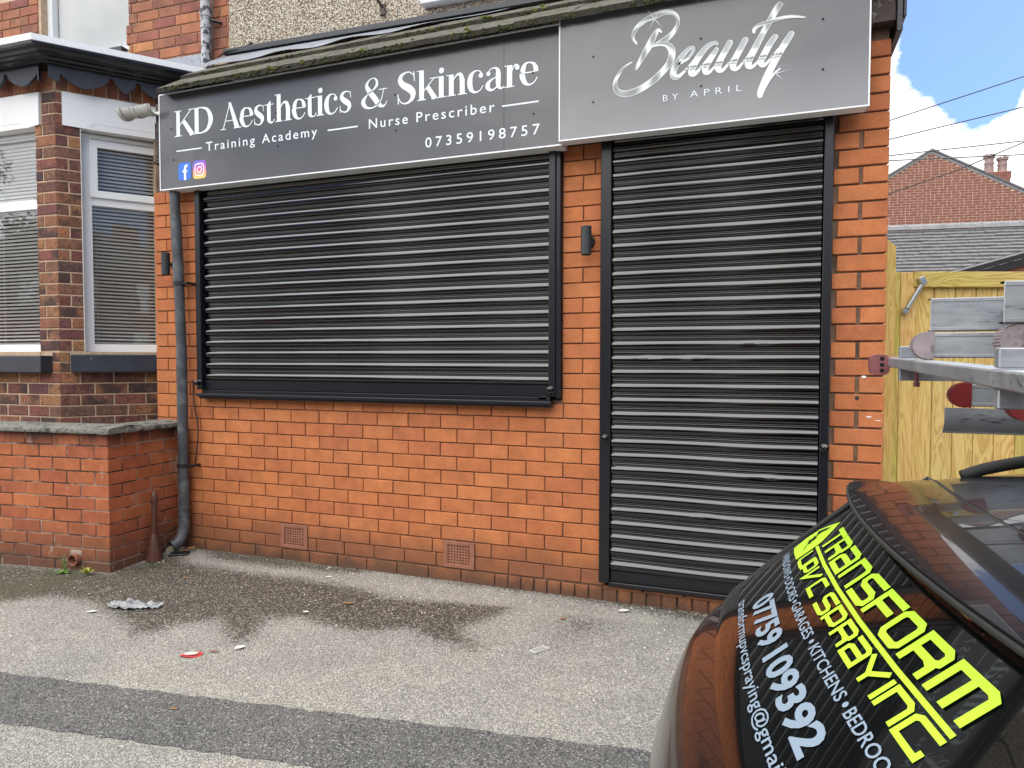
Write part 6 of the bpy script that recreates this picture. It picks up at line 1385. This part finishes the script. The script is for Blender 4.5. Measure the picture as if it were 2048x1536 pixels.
# ------------------------------------------------------------------ across the road (seen only as reflections)
def tree(x, y, h, r_, seed, label):
    t = thing('street_tree', label, 'tree', (x, y, rz), 'trees across the road'); rr = random.Random(seed)
    m = MB(); m.tube([(x, y, rz), (x + .1, y, rz + h * .3), (x, y + .1, rz + h * .55)], [.16, .12, .06], 8)
    for i in range(6): a = rr.uniform(0, 6.28); m.tube([(x + .05, y, rz + h * (.28 + .04 * i)), (x + math.cos(a) * r_ * .6, y + math.sin(a) * r_ * .6, rz + h * (.5 + .06 * i))], [.05, .015], 6)
    m.build('trunk', M['bark'], t)
    m = MB(); cl = [(x + rr.gauss(0, r_ * .45), y + rr.gauss(0, r_ * .45), rz + h * rr.uniform(.38, .95), rr.uniform(.3, .6) * r_ * .6) for _ in range(22)]
    for i in range(8500):
        c = rr.choice(cl); d = Vector((rr.gauss(0, 1), rr.gauss(0, 1), rr.gauss(0, 1))).normalized() * c[3] * rr.uniform(.5, 1.1); p = Vector(c[:3]) + d; s = rr.uniform(.05, .10); e1 = Vector((rr.gauss(0, 1), rr.gauss(0, 1), rr.gauss(0, 1))).normalized() * s; e2 = Vector((rr.gauss(0, 1), rr.gauss(0, 1), rr.gauss(0, 1))).normalized() * s
        m.add([p - e1, p + e2 * .5, p + e1, p - e2 * .5], [(0, 1, 2, 3)])
    m.build('crown', M['foliage'], t)
for i, (x, y, h, r_) in enumerate([(-13, -13, 6.5, 2.2), (-8.5, -13.5, 5.2, 1.9), (-17.5, -12, 7.5, 2.4), (-3.5, -14, 4.6, 1.8), (4, -13.8, 5.4, 2.0), (9, -13.5, 6, 2.2), (19, -13.5, 5.0, 2.4)]):
    tree(x, y, h, r_, i, ['tall tree left of the row across the road', 'second tree across the road', 'largest tree at the far left across the road', 'short tree opposite the shop', 'tree opposite the car', 'tree at the right across the road', 'broad tree farthest right across the road'][i])
HN = ['first', 'second', 'third', 'fourth', 'fifth', 'sixth', 'seventh', 'eighth']
for i in range(8):
    x = -27 + i * 7.0; w_ = 7.0 if i != 3 else 6.2; e_ = 5.2 + .25 * math.sin(i * 2.1); rg = e_ + 2.3
    t = thing('opposite_house', HN[i] + ' dark brick terraced house from the left across the road', 'house', (x, -17, rz), 'terraced houses across the road')
    m = MB(); m.box(x - w_ / 2 + .01, x + w_ / 2 - .01, -25, -17, rz, e_); m.build('wall', M['brick_far'], t)
    m = MB(); m.prism([(-25.3, e_), (-16.7, e_), (-21, rg)], x - w_ / 2, x + w_ / 2, 'X'); m.build('roof', M['house_far_roof'], t)
    m = MB(); m.box(x + w_ / 2 - 1.4, x + w_ / 2 - .3, -21.4, -20.6, rg - .6, rg + .8); m.build('chimney', M['brick_far'], t)
    for (xx, zz0, zz1) in ((-2, 1.0, 2.6), (-1.6, 3.5, 4.8), (1.4, 3.5, 4.8)):
        m = MB(); m.box(x + xx - .6, x + xx + .6, -17.04, -16.98, zz0, zz1); m.build('window', M['white_upvc'], t); m = MB(); m.box(x + xx - .52, x + xx + .52, -17.06, -17.041, zz0 + .08, zz1 - .08); m.build('pane', M['car_glass'], t)
    m = MB(); m.box(x + 1.1, x + 2.0, -17.05, -16.98, rz + .1, rz + 2.2); m.build('door', M['timber_dark'], t)
t = thing('street_lamp', 'black street lamp post across the road with a curved arm', 'street lamp', (-11, -8.6, rz))
m = MB(); m.tube([(-11.3, -9, rz), (-11.3, -9, rz + 5.6), (-11.25, -9, rz + 6.1), (-11.0, -9, rz + 6.5), (-10.5, -9, rz + 6.75), (-10.0, -9, rz + 6.8)], [.07, .055, .05, .05, .045, .04], 10); m.build('post', M['black_wood'], t, smooth=True)
m = MB(); m.box(-10.1, -9.5, -9.1, -8.9, rz + 6.74, rz + 6.86, .03); m.build('lantern', M['zinc'], t)
